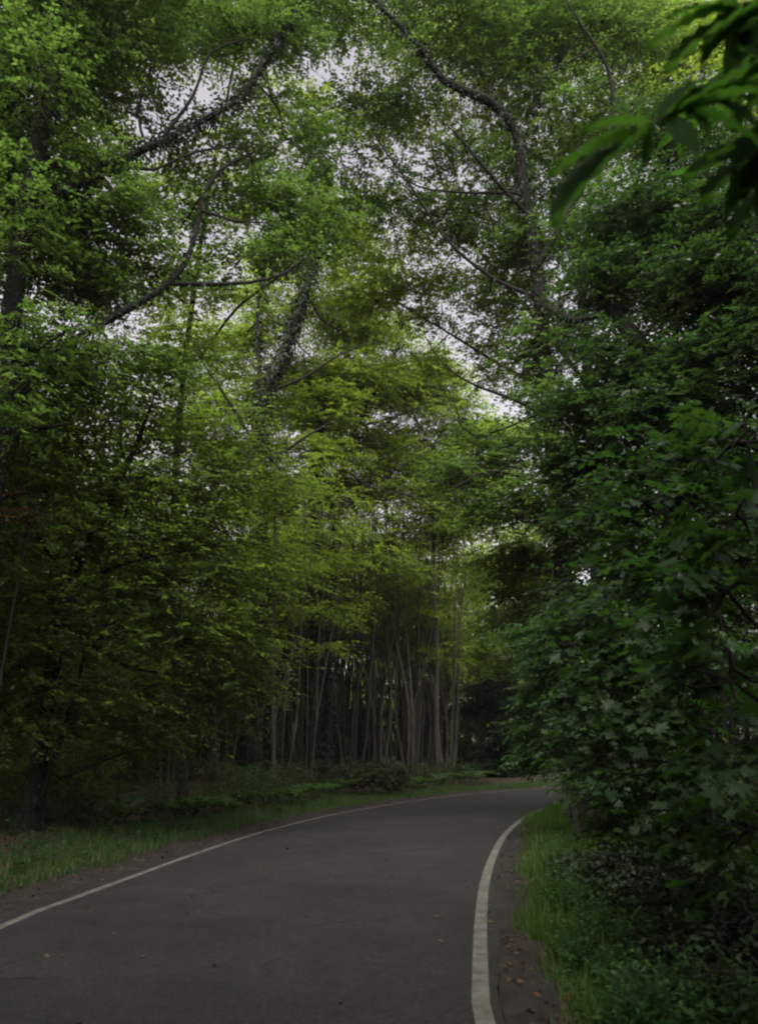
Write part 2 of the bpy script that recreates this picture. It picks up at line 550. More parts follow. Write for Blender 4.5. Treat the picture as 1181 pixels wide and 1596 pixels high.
def px_tree(name, label, seed, trunk, boughs, clumps, leaf=.10, shape='kite', lmat=None, bark=None, ivy=(), group=None, cat='tree',
            twig=.75, tilt=.35, k=11, nsub=9, sub=.42, twigs=True, base=None, ivy_leaf=.075, droop=.12, rd=.7, crown='crown', back=0., thin=1.):
    rng = np.random.default_rng(seed)
    limbs = []
    P, R = limb_pts(trunk)
    gx, gy = P[0][0], P[0][1]
    g = h1(gx, gy)
    # root the trunk in the ground with a flare
    if P[0][2] > g + .02:
        P = np.vstack([[gx, gy, g - .15], [gx, gy, g + .12], P])
        R = np.r_[R[0] * 1.7, R[0] * 1.25, R]
    loc = np.array([gx, gy, g])
    root = empty(name, loc, label, cat, group)
    limbs.append((P, R))
    tb = Tubes()
    tb.add(P, R * (1 + .06 * np.sin(np.arange(len(R)) * 1.3)), 10)
    tb.build('trunk', bark, root, loc)
    for b in boughs:
        Pb, Rb = limb_pts(b)
        # start from the nearest point of the wood already there
        allP = np.vstack([q for q, _ in limbs])
        allR = np.concatenate([q for _, q in limbs])
        i = np.argmin(np.linalg.norm(allP - Pb[0], axis=1))
        if np.linalg.norm(allP[i] - Pb[0]) > .1:
            W = np.array([[*allP[i], min(allR[i], Rb[0] * 1.15)], [*Pb[0], Rb[0]]])
            S = spline(W, .35)[:-1]
            Pb = np.vstack([S[:, :3], Pb])
            Rb = np.r_[S[:, 3], Rb]
        Pb = Pb + np.convolve(rng.normal(size=len(Pb) * 3), np.ones(5) / 5, 'same')[:len(Pb) * 3].reshape(-1, 3) * .03 * np.linspace(0, 1, len(Pb))[:, None]
        limbs.append((Pb, Rb))
        q = Tubes()
        q.add(Pb * 1.0, Rb * (1 + .10 * np.convolve(rng.normal(size=len(Rb) + 2), np.ones(3) / 3, 'same')[1:-1]), 8)
        blen = np.sum(np.linalg.norm(np.diff(Pb, axis=0), axis=1))
        for _ in range(int(blen * 1.6)):             # short side shoots
            i0 = int(rng.integers(len(Pb) // 5, len(Pb)))
            tdir = unit(Pb[min(i0 + 1, len(Pb) - 1)] - Pb[max(i0 - 1, 0)])
            sd = unit(rng.normal(size=3) + tdir * 1.1 + np.array([0, 0, .25]))
            ln_ = .35 + .9 * rng.random()
            rs = min(.011, Rb[i0] * .45)
            mid_ = Pb[i0] + sd * ln_ * .5 + rng.normal(size=3) * .07
            end_ = mid_ + unit(sd + rng.normal(size=3) * .45) * ln_ * .5
            S_ = spline(np.array([[*Pb[i0], rs], [*mid_, rs * .65], [*end_, .0025]]), .15)
            q.add(S_[:, :3], S_[:, 3], 4)
            if ln_ > .7:
                e2 = mid_ + unit(sd + rng.normal(size=3) * .8) * ln_ * .4
                q.add(np.array([mid_, (mid_ + e2) / 2 + rng.normal(size=3) * .03, e2]), np.array([rs * .5, rs * .35, .002]), 4)
        q.build('bough', bark, root, loc)
    allP = np.vstack([q for q, _ in limbs])
    allR = np.concatenate([q for _, q in limbs])
    arr = []
    for row in clumps:
        x, y, D, rx, ry, tau = row[:6]
        D += back
        br = Tubes()
        tau *= thin
        c = px(x, y, D)
        s = dist(c)
        wx, wz = rx * s / F, ry * s / F * 1.08
        r = np.array([wx, row[6] if len(row) > 6 else rd * (wx + wz) / 2, wz])
        lp = .36 * leaf_area(shape) * leaf * leaf * .95 * (F / s) ** 2
        nl = int(tau * math.pi * rx * ry / lp)
        O, ld, ln, Ls, rn, A, B = spray_cloud(rng, c, r, nl, leaf, shape, k, twig, tilt, droop, nsub, sub)
        gz = hgt(O[:, 0], O[:, 1]) + .06 if c[2] - r[2] * 1.6 < 2 else None
        if gz is not None:
            ok = O[:, 2] > gz
            O, ld, ln, Ls, rn = O[ok], ld[ok], ln[ok], Ls[ok], rn[ok]
            okt = A[:, 2] > hgt(A[:, 0], A[:, 1]) + .05
            A, B = A[okt], B[okt]
        arr.append((O, ld, ln, Ls, rn))
        # branch from the wood to the clump, then forks inside it
        w = np.linalg.norm((allP - c) * np.array([1, 1, 1.]), axis=1) + np.maximum(0, allP[:, 2] - c[2]) * .6
        i = np.argmin(w)
        L0 = np.linalg.norm(allP[i] - c)
        if L0 > .15:
            mid = (allP[i] + c) / 2 + np.array([0, 0, -.08 * L0]) + rng.normal(size=3) * .08 * L0
            r0 = min(allR[i] * .7, .012 + .011 * L0)
            S = spline(np.array([[*allP[i], r0], [*mid, r0 * .75], [*c, r0 * .5]]), .3)
            br.add(S[:, :3], S[:, 3], 5)
        for _ in range(6):
            e = c + unit(rng.normal(size=3)) * r * .85
            m = (c + e) / 2 + rng.normal(size=3) * .12 * r.mean()
            S = spline(np.array([[*c, .014], [*m, .010], [*e, .004]]), .25)
            br.add(S[:, :3], S[:, 3], 4)
        if twigs:
            br.sticks(A, B, .005, .002)
        br.build('branch', bark, root, loc)
    if arr:
        O, ld, ln, Ls, rn = [np.concatenate(z) for z in zip(*arr)]
        V, f, rv = leaves_geo(O, ld, ln, Ls, shape, rn)
        add_mesh(crown, V, f, f.shape[1], lmat, root, rv, loc=loc)
    if ivy:
        parts = []
        for li, n, spread in ivy:
            parts.append(ivy_on(rng, limbs[li][0], limbs[li][1], n, ivy_leaf, spread))
        O, d, nn, Ls, rn = [np.concatenate(z) for z in zip(*parts)]
        V, f, rv = leaves_geo(O, d, nn, Ls, 'oval', rn)
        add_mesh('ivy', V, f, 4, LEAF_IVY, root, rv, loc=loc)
    return root


# ---- upper left: ivy clad tree whose limbs reach over the road
px_tree('ivy_clad_tree', 'dark ivy-clad tree at the left edge whose long limbs reach up over the road', 11,
        trunk=[(-70, 1300, 12.6, .24), (-45, 1000, 12.6, .22), (-5, 700, 12.5, .2), (30, 400, 12.4, .17), (62, 220, 12.3, .16), (95, 30, 12.2, .14), (105, -160, 12.2, .11), (120, -340, 12.2, .06)],
        boughs=[[(50, 330, 12.4, .11), (130, 277, 12.8, .088), (250, 222, 13.4, .068), (340, 175, 13.9, .06), (375, 150, 14.1, .06), (415, 90, 14.5, .055), (465, 10, 15, .045), (520, -90, 15.3, .05)],
                [(20, 560, 12.5, .11), (95, 540, 12.8, .08), (172, 497, 13.2, .075), (245, 455, 13.4, .066), (290, 408, 13.6, .058), (310, 345, 13.7, .048), (318, 300, 13.8, .042), (342, 266, 13.9, .03), (390, 240, 14.2, .02)],
                [(262, 442, 13.5, .05), (330, 443, 13.7, .04), (390, 440, 13.9, .033), (445, 425, 14.2, .028), (482, 395, 14.4, .015)],
                [(315, 328, 13.7, .035), (365, 345, 13.9, .027), (415, 347, 14.1, .015)],
                [(245, 228, 13.4, .04), (300, 150, 13.6, .033), (330, 80, 13.8, .025), (390, 60, 14, .015)],
                [(120, 290, 12.7, .05), (190, 260, 13, .04), (240, 265, 13.2, .03), (310, 235, 13.5, .022), (400, 230, 14, .012)],
                [(230, 232, 13.3, .035), (215, 175, 13.3, .028), (235, 110, 13.4, .02), (268, 60, 13.6, .012)],
                [(245, 455, 13.4, .03), (200, 440, 13.3, .025), (150, 425, 13.2, .012)],
                [(10, 690, 12.5, .09), (60, 668, 12.2, .05), (110, 660, 12, .02)]],
        clumps=[(70, 90, 12, 120, 95, 2.0), (190, 50, 12.6, 110, 60, 1.2), (60, 260, 12, 110, 100, 2.2), (150, 340, 12.6, 100, 60, 1.3),
                (60, 430, 12.3, 100, 90, 2.0), (190, 400, 13, 110, 50, 1.0), (70, 570, 12.3, 110, 70, 2.2), (180, 560, 13, 100, 50, 1.3),
                (300, 25, 13.6, 90, 40, 1.0), (180, 155, 13.3, 70, 60, .9), (330, 230, 14, 80, 45, .9), (405, 55, 14.3, 80, 50, 1.1),
                (425, 160, 14.8, 50, 40, .6), (260, 330, 14, 60, 45, .9), (380, 300, 14.6, 90, 50, 1.1), (440, 220, 15, 80, 50, 1.1),
                (380, 400, 14.4, 100, 50, 1.0), (460, 340, 15, 80, 55, 1.0), (500, 20, 15.2, 70, 40, 1.0), (120, -60, 12.5, 200, 80, 1.2), (370, -70, 14, 170, 70, 1.0),
                (100, 520, 10.8, 80, 40, .8), (25, 300, 10.6, 60, 110, .9), (50, 110, 10.6, 70, 70, .9), (20, 620, 10.6, 60, 90, .9), (-120, 200, 12.5, 130, 200, 1.4), (40, -150, 10.5, 190, 80, 1.6), (-60, -330, 10, 200, 90, 1.3), (-100, 560, 12.5, 120, 150, .8)],
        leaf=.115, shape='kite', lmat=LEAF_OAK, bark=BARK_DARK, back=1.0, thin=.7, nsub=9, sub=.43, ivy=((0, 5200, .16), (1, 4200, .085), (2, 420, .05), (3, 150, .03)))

# ---- right: tall ivy clad tree arching left across the road
px_tree('arching_tree', 'tall ivy-covered tree on the right verge whose curved top arches left over the lane', 12,
        trunk=[(905, 1225, 19.5, .26), (885, 1000, 19.3, .23), (868, 780, 19, .21), (852, 600, 18.7, .19), (840, 450, 18.4, .17), (825, 350, 18.1, .15), (812, 270, 17.8, .135), (806, 215, 17.6, .125),
               (780, 172, 17.3, .12), (740, 148, 17, .115), (692, 126, 16.7, .10), (655, 75, 16.3, .08), (622, 40, 16, .065), (588, 5, 15.8, .05), (540, -60, 15.5, .03)],
        boughs=[[(845, 468, 18.4, .06), (765, 432, 18.1, .045), (695, 372, 17.8, .04), (640, 290, 17.5, .035), (600, 235, 17.3, .025), (575, 190, 17.2, .012)],
                [(822, 335, 18, .06), (775, 285, 17.5, .05), (722, 222, 17.1, .035), (690, 190, 17, .015)],
                [(855, 652, 18.7, .06), (800, 622, 18.3, .045), (745, 603, 18, .035), (695, 572, 17.8, .02), (660, 520, 17.6, .012)],
                [(800, 300, 17.9, .045), (720, 300, 17.5, .035), (650, 290, 17.2, .02), (590, 250, 17, .01)],
                [(855, 640, 18.7, .035), (740, 680, 18.4, .025), (712, 640, 18.2, .018), (700, 615, 18.1, .01)],
                [(835, 420, 18.2, .10), (880, 340, 17.8, .09), (930, 250, 17.4, .07), (955, 180, 17.1, .055), (946, 105, 16.8, .05), (905, 38, 16.4, .03), (870, -20, 16.2, .015)],
                [(925, 75, 16.6, .025), (870, 105, 16.5, .015), (830, 130, 16.4, .008)],
                [(870, 760, 19, .07), (820, 745, 18.5, .05), (760, 735, 18, .035), (705, 760, 17.6, .015)],
                [(840, 470, 18.4, .12), (900, 500, 17.5, .10), (960, 470, 17, .08), (1010, 420, 16.8, .05)]],
        clumps=[(800, 40, 16.6, 110, 60, 1.2), (690, 40, 16, 80, 55, 1.0), (560, 20, 15.6, 60, 40, .9), (920, 60, 16.6, 100, 60, 1.2), (900, 170, 17, 80, 60, 1.1),
                (770, 110, 16.8, 70, 40, .9), (850, 250, 17.6, 70, 60, 1.2), (620, 130, 16, 60, 50, .9), (570, 170, 16.8, 60, 50, 1.0), (720, 250, 17.2, 70, 40, .9),
                (600, 300, 17.5, 80, 50, 1.0), (690, 340, 17.8, 60, 35, .9), (770, 350, 18, 60, 50, 1.1), (860, 400, 18, 90, 70, 1.6), (530, 240, 17, 70, 50, 1.0),
                (760, 450, 18.4, 60, 35, 1.0), (870, 530, 18, 90, 60, 2.0), (890, 620, 17.6, 100, 60, 2.2), (820, 690, 17.6, 100, 45, 2.0), (750, 735, 17.6, 70, 40, 2.0),
                (870, 780, 17, 120, 55, 2.4), (790, 800, 17.5, 80, 40, 1.8), (960, 330, 16.8, 80, 70, 1.5), (980, 440, 16.6, 90, 70, 2.0), (800, -70, 16, 200, 70, 1.0), (600, -60, 15.5, 120, 60, 1.0)],
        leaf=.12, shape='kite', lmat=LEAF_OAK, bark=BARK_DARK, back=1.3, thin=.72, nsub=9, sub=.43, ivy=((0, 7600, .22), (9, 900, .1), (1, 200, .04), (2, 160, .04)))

# ---- left: spreading hornbeam
px_tree('hornbeam', 'dark spreading tree with low layered branches beside the left verge', 13,
        trunk=[(42, 1312, 15.5, .22), (58, 1220, 15.5, .17), (70, 1120, 15.4, .15), (88, 1010, 15.2, .13), (105, 925, 15, .11), (132, 855, 14.9, .095), (165, 790, 14.8, .08), (210, 700, 14.8, .05), (240, 620, 14.8, .02)],
        boughs=[[(50, 1290, 15.5, .07), (80, 1200, 15.3, .055), (105, 1120, 15.1, .045), (125, 1040, 15, .035), (150, 960, 14.9, .03)],
                [(150, 830, 14.8, .06), (200, 795, 15, .045), (245, 755, 15.3, .035), (330, 735, 15.8, .015)],
                [(110, 915, 15, .055), (190, 880, 15, .04), (280, 860, 15.4, .025), (360, 850, 16, .01)],
                [(90, 1000, 15.2, .06), (180, 970, 15.4, .04), (280, 960, 15.8, .02)],
                [(110, 910, 15, .05), (60, 840, 14.6, .035), (20, 780, 14.2, .02)],
                [(75, 1100, 15.3, .05), (30, 1040, 14.8, .03), (-20, 1000, 14.5, .015)],
                [(95, 970, 15.2, .04), (200, 1040, 15.8, .03), (300, 1050, 16.4, .012)]],
        clumps=[(60, 690, 14, 120, 50, 2.2), (200, 650, 14.8, 130, 45, 2.0), (320, 690, 15.4, 100, 40, 1.7), (120, 760, 14.5, 140, 45, 2.4), (280, 760, 15.4, 120, 40, 2.2),
                (390, 750, 16.5, 80, 35, 1.6), (70, 840, 14.3, 120, 45, 2.5), (220, 835, 15, 130, 40, 2.4), (350, 830, 16, 100, 38, 2.2), (130, 910, 14.8, 140, 45, 2.5),
                (290, 905, 15.6, 120, 40, 2.4), (400, 890, 17, 60, 40, 1.8), (60, 985, 14.6, 110, 45, 2.6), (200, 985, 15.4, 130, 40, 2.5), (330, 985, 16.5, 90, 45, 2.3),
                (100, 1065, 15, 120, 40, 2.2), (250, 1065, 16.2, 110, 40, 2.2), (350, 1070, 17, 60, 45, 2.0), (-60, 850, 14, 110, 160, 1.6), (150, 1125, 16, 120, 35, 1.9), (290, 1125, 17, 100, 35, 1.8), (20, 1120, 14.6, 70, 40, 1.6), (200, 1170, 17, 80, 25, 1.1)],
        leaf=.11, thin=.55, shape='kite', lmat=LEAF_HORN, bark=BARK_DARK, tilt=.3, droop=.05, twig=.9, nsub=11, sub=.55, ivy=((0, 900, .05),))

# ---- centre left: tree with a dark ivy sleeve on its upper trunk
px_tree('forked_tree', 'tall forked tree left of centre with a thick ivy sleeve below its leaning top', 14,
        trunk=[(425, 1190, 31, .22), (418, 1000, 31, .2), (408, 850, 31, .2), (402, 720, 31, .2), (412, 615, 31, .2), (440, 560, 31, .2), (460, 500, 31, .19), (480, 440, 31, .17), (488, 395, 31, .14), (498, 330, 31, .08), (510, 260, 31, .03)],
        boughs=[[(408, 640, 31, .11), (404, 560, 31, .09), (402, 480, 31, .07), (412, 410, 31, .03)],
                [(435, 605, 31, .08), (480, 585, 31, .06), (520, 558, 31, .04), (580, 530, 31.5, .02)],
                [(404, 720, 31, .09), (440, 705, 31, .07), (478, 680, 31, .05), (510, 660, 31.5, .02)],
                [(403, 700, 31, .08), (340, 600, 30, .06), (300, 540, 29.5, .03)]],
        clumps=[(430, 470, 31, 80, 50, 1.0), (350, 520, 30.5, 90, 50, 1.0), (520, 470, 32, 70, 50, 1.0), (490, 560, 32, 90, 45, 1.1), (360, 610, 30.5, 90, 40, 1.2),
                (500, 640, 32, 80, 40, 1.2), (440, 390, 31, 70, 40, .8), (300, 570, 30, 60, 40, .8), (560, 420, 32, 60, 40, .9), (330, 660, 30, 100, 40, 1.3), (460, 700, 31, 80, 35, 1.2),
                (520, 370, 31.5, 60, 45, .8), (420, 780, 31, 70, 35, 1.3), (540, 520, 33, 80, 45, 1.2), (470, 600, 33, 90, 45, 1.2), (560, 580, 33, 70, 40, 1.2), (380, 700, 32, 90, 40, 1.3)],
        leaf=.15, thin=1.3, lmat=LEAF_BEECH, bark=BARK_DARK, back=1.9, ivy=((0, 12000, .17), (1, 700, .08)), ivy_leaf=.13, twigs=False, twig=1.0)

# ---- centre: slender tree with a dark crooked stem
px_tree('slender_tree', 'slender dark tree in the centre rising behind an ivied trunk to a bright crown', 15,
        trunk=[(508, 1195, 35, .17), (514, 1000, 35, .16), (520, 880, 35, .15), (526, 780, 35, .13), (540, 715, 35, .11), (555, 672, 35, .08), (590, 600, 35, .05), (620, 540, 35, .02)],
        boughs=[[(535, 730, 35, .05), (580, 760, 34, .04), (630, 770, 33.5, .03), (665, 780, 33, .02)], [(548, 690, 35, .05), (520, 640, 35, .03), (500, 600, 35, .015)],
                [(560, 665, 35, .05), (640, 640, 36, .03), (700, 600, 36, .02)]],
        clumps=[(590, 600, 36, 80, 45, 1.4), (650, 670, 37, 80, 45, 1.6), (570, 700, 36, 80, 40, 1.5), (620, 750, 36, 80, 40, 1.6), (680, 610, 37, 60, 40, 1.1), (600, 520, 36, 70, 35, 1.0),
                (710, 730, 37, 60, 45, 1.6), (540, 770, 36, 60, 35, 1.4), (660, 560, 37, 50, 30, .8), (740, 660, 37, 60, 45, 1.3), (770, 760, 37, 60, 40, 1.4), (720, 820, 37, 70, 35, 1.3), (530, 640, 36.5, 60, 45, 1.3), (630, 610, 38, 90, 50, 1.4), (780, 690, 37, 50, 40, 1.1)],
        leaf=.16, thin=1.35, back=1.8, lmat=LEAF_BEECH, bark=BARK_DARK, ivy=((0, 5000, .17),), ivy_leaf=.11, twigs=False, twig=1.0)

px_tree('ivied_trunk_tree', 'thick straight trunk wrapped in dark ivy standing left of the slender tree', 16,
        trunk=[(482, 1195, 34, .24), (486, 1000, 34, .23), (490, 850, 34, .21), (494, 760, 34, .18), (500, 660, 34, .12), (505, 580, 34, .05)],
        boughs=[], clumps=[(470, 760, 34, 70, 35, 1.3), (510, 720, 34.5, 70, 35, 1.2), (480, 650, 34, 70, 35, 1.1), (520, 600, 35, 60, 35, 1.1)],
        leaf=.15, back=1.6, lmat=LEAF_BEECH, bark=BARK_DARK, ivy=((0, 7500, .14),), ivy_leaf=.11, twigs=False, twig=1.0)

# ---- pale straight stems
px_tree('pale_stem_tree', 'thin pale straight stem standing at the left end of the coppice', 17,
        trunk=[(427, 1190, 28, .07), (426, 1050, 28, .066), (427, 930, 28, .06), (429, 800, 28, .05), (430, 700, 28, .03)], boughs=[],
        clumps=[(420, 870, 28, 60, 30, .8), (440, 760, 28, 60, 35, 1.2), (470, 948, 28, 45, 12, .9), (515, 1008, 29, 55, 12, .7), (415, 1000, 27.3, 45, 12, .7), (430, 900, 27.3, 45, 14, .9)], leaf=.12, lmat=LEAF_BEECH, bark=BARK, twigs=False)
px_tree('pale_stem_tree', 'tall pale stem standing alone at the right end of the coppice', 18,
        trunk=[(682, 1190, 39, .11), (678, 1050, 39, .10), (676, 900, 39, .09), (674, 800, 39, .07), (676, 700, 39, .03)], boughs=[],
        clumps=[(690, 800, 39, 60, 35, 1.4), (650, 830, 39, 60, 30, 1.2), (680, 730, 39, 60, 35, 1.2), (665, 960, 38.5, 45, 20, .6), (700, 1020, 38.5, 45, 20, .7)], leaf=.13, lmat=LEAF_BEECH, bark=BARK_COPPICE, twigs=False)
px_tree('birch_tree', 'pale grey trunk half hidden behind the hedge at the bend', 19,
        trunk=[(862, 1195, 46, .22), (860, 1110, 46, .21), (856, 1060, 46, .2), (850, 950, 46, .17), (845, 850, 46, .08)], boughs=[],
        clumps=[(840, 900, 46, 60, 35, 1.6), (800, 880, 46, 60, 30, 1.5), (860, 840, 46, 70, 40, 1.6), (790, 960, 45, 55, 40, 1.6), (765, 1020, 45, 45, 35, 1.5), (820, 1010, 45, 50, 40, 1.7), (775, 890, 45, 45, 35, 1.4)], leaf=.12, lmat=LEAF_BEECH, bark=BARK_PALE, twigs=False)

# ---- two taller trees whose thin crowns close the view over the road
px_tree('canopy_tree', 'tall thin-leaved tree behind the arching one, its crown over the lane', 21,
        trunk=[(935, 1215, 23, .24), (930, 900, 23, .21), (920, 650, 22.5, .18), (900, 400, 22, .14), (870, 200, 21.5, .1), (840, 0, 21, .05)],
        boughs=[[(915, 600, 22.4, .08), (820, 480, 22, .06), (740, 380, 21.5, .045), (680, 260, 21, .03), (660, 120, 20.5, .015)], [(900, 400, 22, .07), (960, 260, 21.5, .05), (1000, 120, 21, .03), (1010, 20, 21, .015)],
                [(920, 640, 22.5, .07), (800, 580, 22.4, .05), (700, 520, 22.2, .035), (620, 470, 22, .02)]],
        clumps=[(640, 60, 20.5, 60, 45, .7), (720, 170, 20.8, 70, 50, .7), (590, 210, 21, 60, 40, .7), (700, 60, 20.5, 70, 50, .8), (620, 380, 21.5, 80, 50, .8), (590, 470, 22, 80, 45, .9), (750, 320, 21.2, 70, 45, .8),
                (720, 430, 21.8, 60, 35, .9), (690, 490, 22, 60, 35, .5), (770, 510, 22, 50, 40, .7), (640, 440, 21.8, 60, 40, .8), (690, 350, 21.5, 60, 40, .5), (790, 230, 21, 60, 50, .9), (800, 120, 21, 70, 50, .8), (820, 20, 21, 90, 50, 1.0), (920, 20, 21, 80, 50, 1.0), (990, 90, 21, 80, 60, 1.1), (1000, 10, 21, 80, 40, .9), (960, 230, 21.2, 80, 60, 1.2),
                (800, 560, 22.3, 70, 40, 1.1), (650, 560, 22.2, 60, 35, .7), (800, 440, 22, 60, 50, 1.0), (1070, 60, 20.5, 80, 60, 1.2), (1100, 160, 20, 90, 60, 1.4), (1160, 30, 20, 60, 60, 1.2)],
        leaf=.13, lmat=LEAF_BEECH, bark=BARK_DARK, nsub=11, sub=.48, thin=.88)
px_tree('canopy_tree', 'tall tree behind the layered hornbeam with a thin light-green crown', 22,
        trunk=[(285, 1205, 22, .12), (270, 900, 22, .11), (280, 650, 21.6, .09), (310, 400, 21.2, .07), (345, 200, 20.8, .05), (385, 0, 20.4, .03)],
        boughs=[[(310, 560, 21.5, .05), (370, 480, 21.2, .04), (470, 390, 21, .03), (540, 200, 20.6, .03), (560, 80, 20.2, .015)], [(315, 500, 21.4, .045), (255, 430, 21, .035), (190, 280, 20.5, .02), (150, 180, 20.3, .015)]],
        clumps=[(300, 60, 20.3, 70, 45, .9), (420, 20, 20.3, 80, 45, .9), (440, 150, 20.5, 60, 40, .6), (250, 290, 20.6, 70, 40, .8), (300, 450, 21, 60, 45, .9), (440, 320, 21, 80, 50, 1.0), (565, 50, 20.2, 50, 35, .5), (530, 180, 20.6, 50, 35, .6),
                (200, 470, 21, 80, 40, .9), (140, 400, 20.8, 70, 45, 1.0), (550, 320, 21, 70, 45, .9), (360, 320, 20.8, 60, 35, .7), (140, 240, 20.5, 80, 50, .9), (340, 560, 21.5, 70, 35, .9), (220, 60, 20.2, 60, 50, .8),
                (150, 100, 20, 70, 60, 1.0), (285, 520, 20, 50, 45, .9), (290, 400, 19.6, 40, 40, .8), (170, 560, 21.5, 90, 40, 1.0), (380, 220, 20.6, 55, 35, .7), (480, -20, 20, 100, 40, .8)],
        leaf=.13, lmat=LEAF_BEECH, bark=BARK_DARK, nsub=11, sub=.48, thin=.88)

# ---- right: dark crowns behind the hedge
px_tree('dark_oak', 'broad dark tree filling the right side above the hedge', 20,
        trunk=[(1090, 1190, 13, .25), (1070, 1000, 13, .23), (1050, 800, 12.8, .2), (1030, 620, 12.6, .17), (1000, 540, 12.6, .15), (945, 470, 12.8, .12), (930, 380, 13, .05)],
        boughs=[[(1035, 640, 12.6, .1), (1090, 520, 12.3, .08), (1120, 400, 12, .05), (1130, 300, 12, .02)], [(1050, 780, 12.8, .08), (980, 720, 13.2, .06), (900, 690, 13.8, .03)],
                [(1048, 760, 12.8, .08), (1140, 680, 12, .05), (1200, 600, 11.5, .03)]],
        clumps=[(1010, 330, 12.8, 90, 70, 1.8), (1120, 330, 12, 80, 80, 1.8), (1000, 440, 12.8, 90, 60, 2.2), (1110, 460, 11.8, 90, 70, 2.4), (1020, 550, 12.4, 100, 60, 2.4),
                (1130, 580, 11.5, 90, 60, 2.4), (950, 620, 13, 90, 50, 2.4), (1050, 650, 12, 100, 55, 2.6), (940, 710, 13.2, 90, 50, 2.4), (1030, 750, 12.2, 110, 55, 2.6),
                (955, 810, 13.2, 85, 55, 2.5), (1050, 860, 12, 110, 60, 2.6), (980, 900, 13, 80, 55, 2.5), (1060, 960, 12, 110, 60, 2.4), (1080, 210, 12.8, 80, 60, 1.1),
                (1200, 450, 11.5, 90, 150, 2), (1200, 750, 11.5, 90, 150, 2)],
        leaf=.11, lmat=LEAF_DARK, bark=BARK_DARK, ivy=((0, 1500, .12),))

# ------------------------------------------------------------------ hedge of saplings on the right
HG = 'saplings and bushes of the right hedge'
SYC = dict(shape='palmate', lmat=LEAF_HEDGE, bark=BARK_DARK, cat='shrub', crown='foliage', k=7, nsub=8, sub=.4, tilt=.3, droop=.2, group=HG)
px_tree('sycamore_sapling', 'large-leaved sapling at the right edge, the nearest of the hedge', 31,
        trunk=[(1235, 1420, 4.9, .035), (1215, 1200, 4.8, .03), (1190, 1000, 4.7, .025), (1180, 800, 4.6, .018), (1160, 650, 4.5, .008)],
        boughs=[[(1190, 990, 4.7, .014), (1130, 920, 4.5, .01), (1070, 880, 4.3, .005)], [(1205, 1110, 4.8, .014), (1140, 1060, 4.5, .009), (1080, 1040, 4.3, .005)]],
        clumps=[(1140, 690, 4.6, 80, 45, .8), (1145, 800, 4.4, 80, 50, 1.0), (1130, 920, 4.4, 90, 50, 1.0), (1140, 1040, 4.5, 80, 55, 1.2), (1160, 1170, 4.6, 70, 60, 1.4), (1170, 1290, 4.8, 60, 55, 1.3)],
        leaf=.12, twig=.42, thin=1.15, **SYC)
px_tree('sycamore_sapling', 'broad-leaved sapling in mid hedge, its big leaves over the dead bracken', 32,
        trunk=[(1120, 1440, 7, .05), (1100, 1250, 7, .045), (1080, 1050, 7, .04), (1050, 880, 7, .03), (1030, 740, 7, .012)],
        boughs=[[(1085, 1080, 7, .025), (1020, 1000, 6.8, .015), (970, 960, 6.7, .006)], [(1095, 1210, 7, .025), (1040, 1150, 6.6, .015), (990, 1120, 6.4, .006)], [(1105, 1300, 7, .02), (1090, 1280, 6.4, .012), (1070, 1290, 6.0, .006)]],
        clumps=[(1050, 700, 7, 100, 50, 1.3), (1030, 800, 7, 100, 50, 1.5), (1020, 900, 6.8, 110, 50, 1.6), (1040, 1000, 6.6, 110, 55, 1.7), (1030, 1100, 6.5, 110, 55, 1.7),
                (1050, 1200, 6.4, 110, 50, 1.6), (1075, 1285, 6.1, 100, 35, 1.1), (1120, 1370, 6.6, 70, 50, 1.2)],
        leaf=.10, twig=.5, **SYC)
px_tree('sycamore_sapling', 'bushy sapling in the hedge beside the grass verge, greyish leaves facing the lane', 33,
        trunk=[(985, 1330, 10, .05), (975, 1200, 10, .045), (960, 1050, 10, .035), (945, 920, 10, .012)],
        boughs=[[(972, 1180, 10, .03), (945, 1120, 9.6, .02), (920, 1090, 9.4, .008)], [(965, 1100, 10, .025), (920, 1040, 9.8, .015), (890, 1000, 9.6, .006)]],
        clumps=[(980, 960, 10, 70, 45, 1.5), (955, 1040, 9.8, 65, 45, 1.7), (960, 1110, 9.6, 90, 45, 1.8), (940, 1140, 10, 50, 40, 1.7), (1005, 1190, 9.3, 75, 45, 1.9), (990, 1240, 9.6, 50, 30, 1.7), (1040, 1280, 9, 70, 35, 1.6)],
        leaf=.09, twig=.5, **SYC)
HZ = dict(shape='oval', lmat=LEAF_HAZEL, bark=BARK, cat='shrub', crown='foliage', k=8, tilt=.3, droop=.15, group=HG)
px_tree('hazel_bush', 'leafy hazel bush leaning out over the inside of the bend', 34,
        trunk=[(895, 1240, 16, .06), (885, 1150, 16, .05), (868, 1060, 16, .04), (850, 960, 16, .015)],
        boughs=[[(890, 1190, 16, .03), (850, 1150, 16, .02), (815, 1130, 16.2, .008)]],
        clumps=[(850, 1130, 16, 45, 30, 1.8), (835, 1170, 16.2, 30, 25, 1.4), (880, 1180, 15.6, 50, 30, 2.0), (870, 1080, 16, 50, 35, 1.8), (890, 1020, 15.5, 60, 40, 1.9), (850, 990, 16, 50, 35, 1.5), (895, 950, 15.5, 60, 40, 1.9), (915, 1215, 14.6, 40, 22, 1.8)],
        leaf=.11, twig=.5, **HZ)
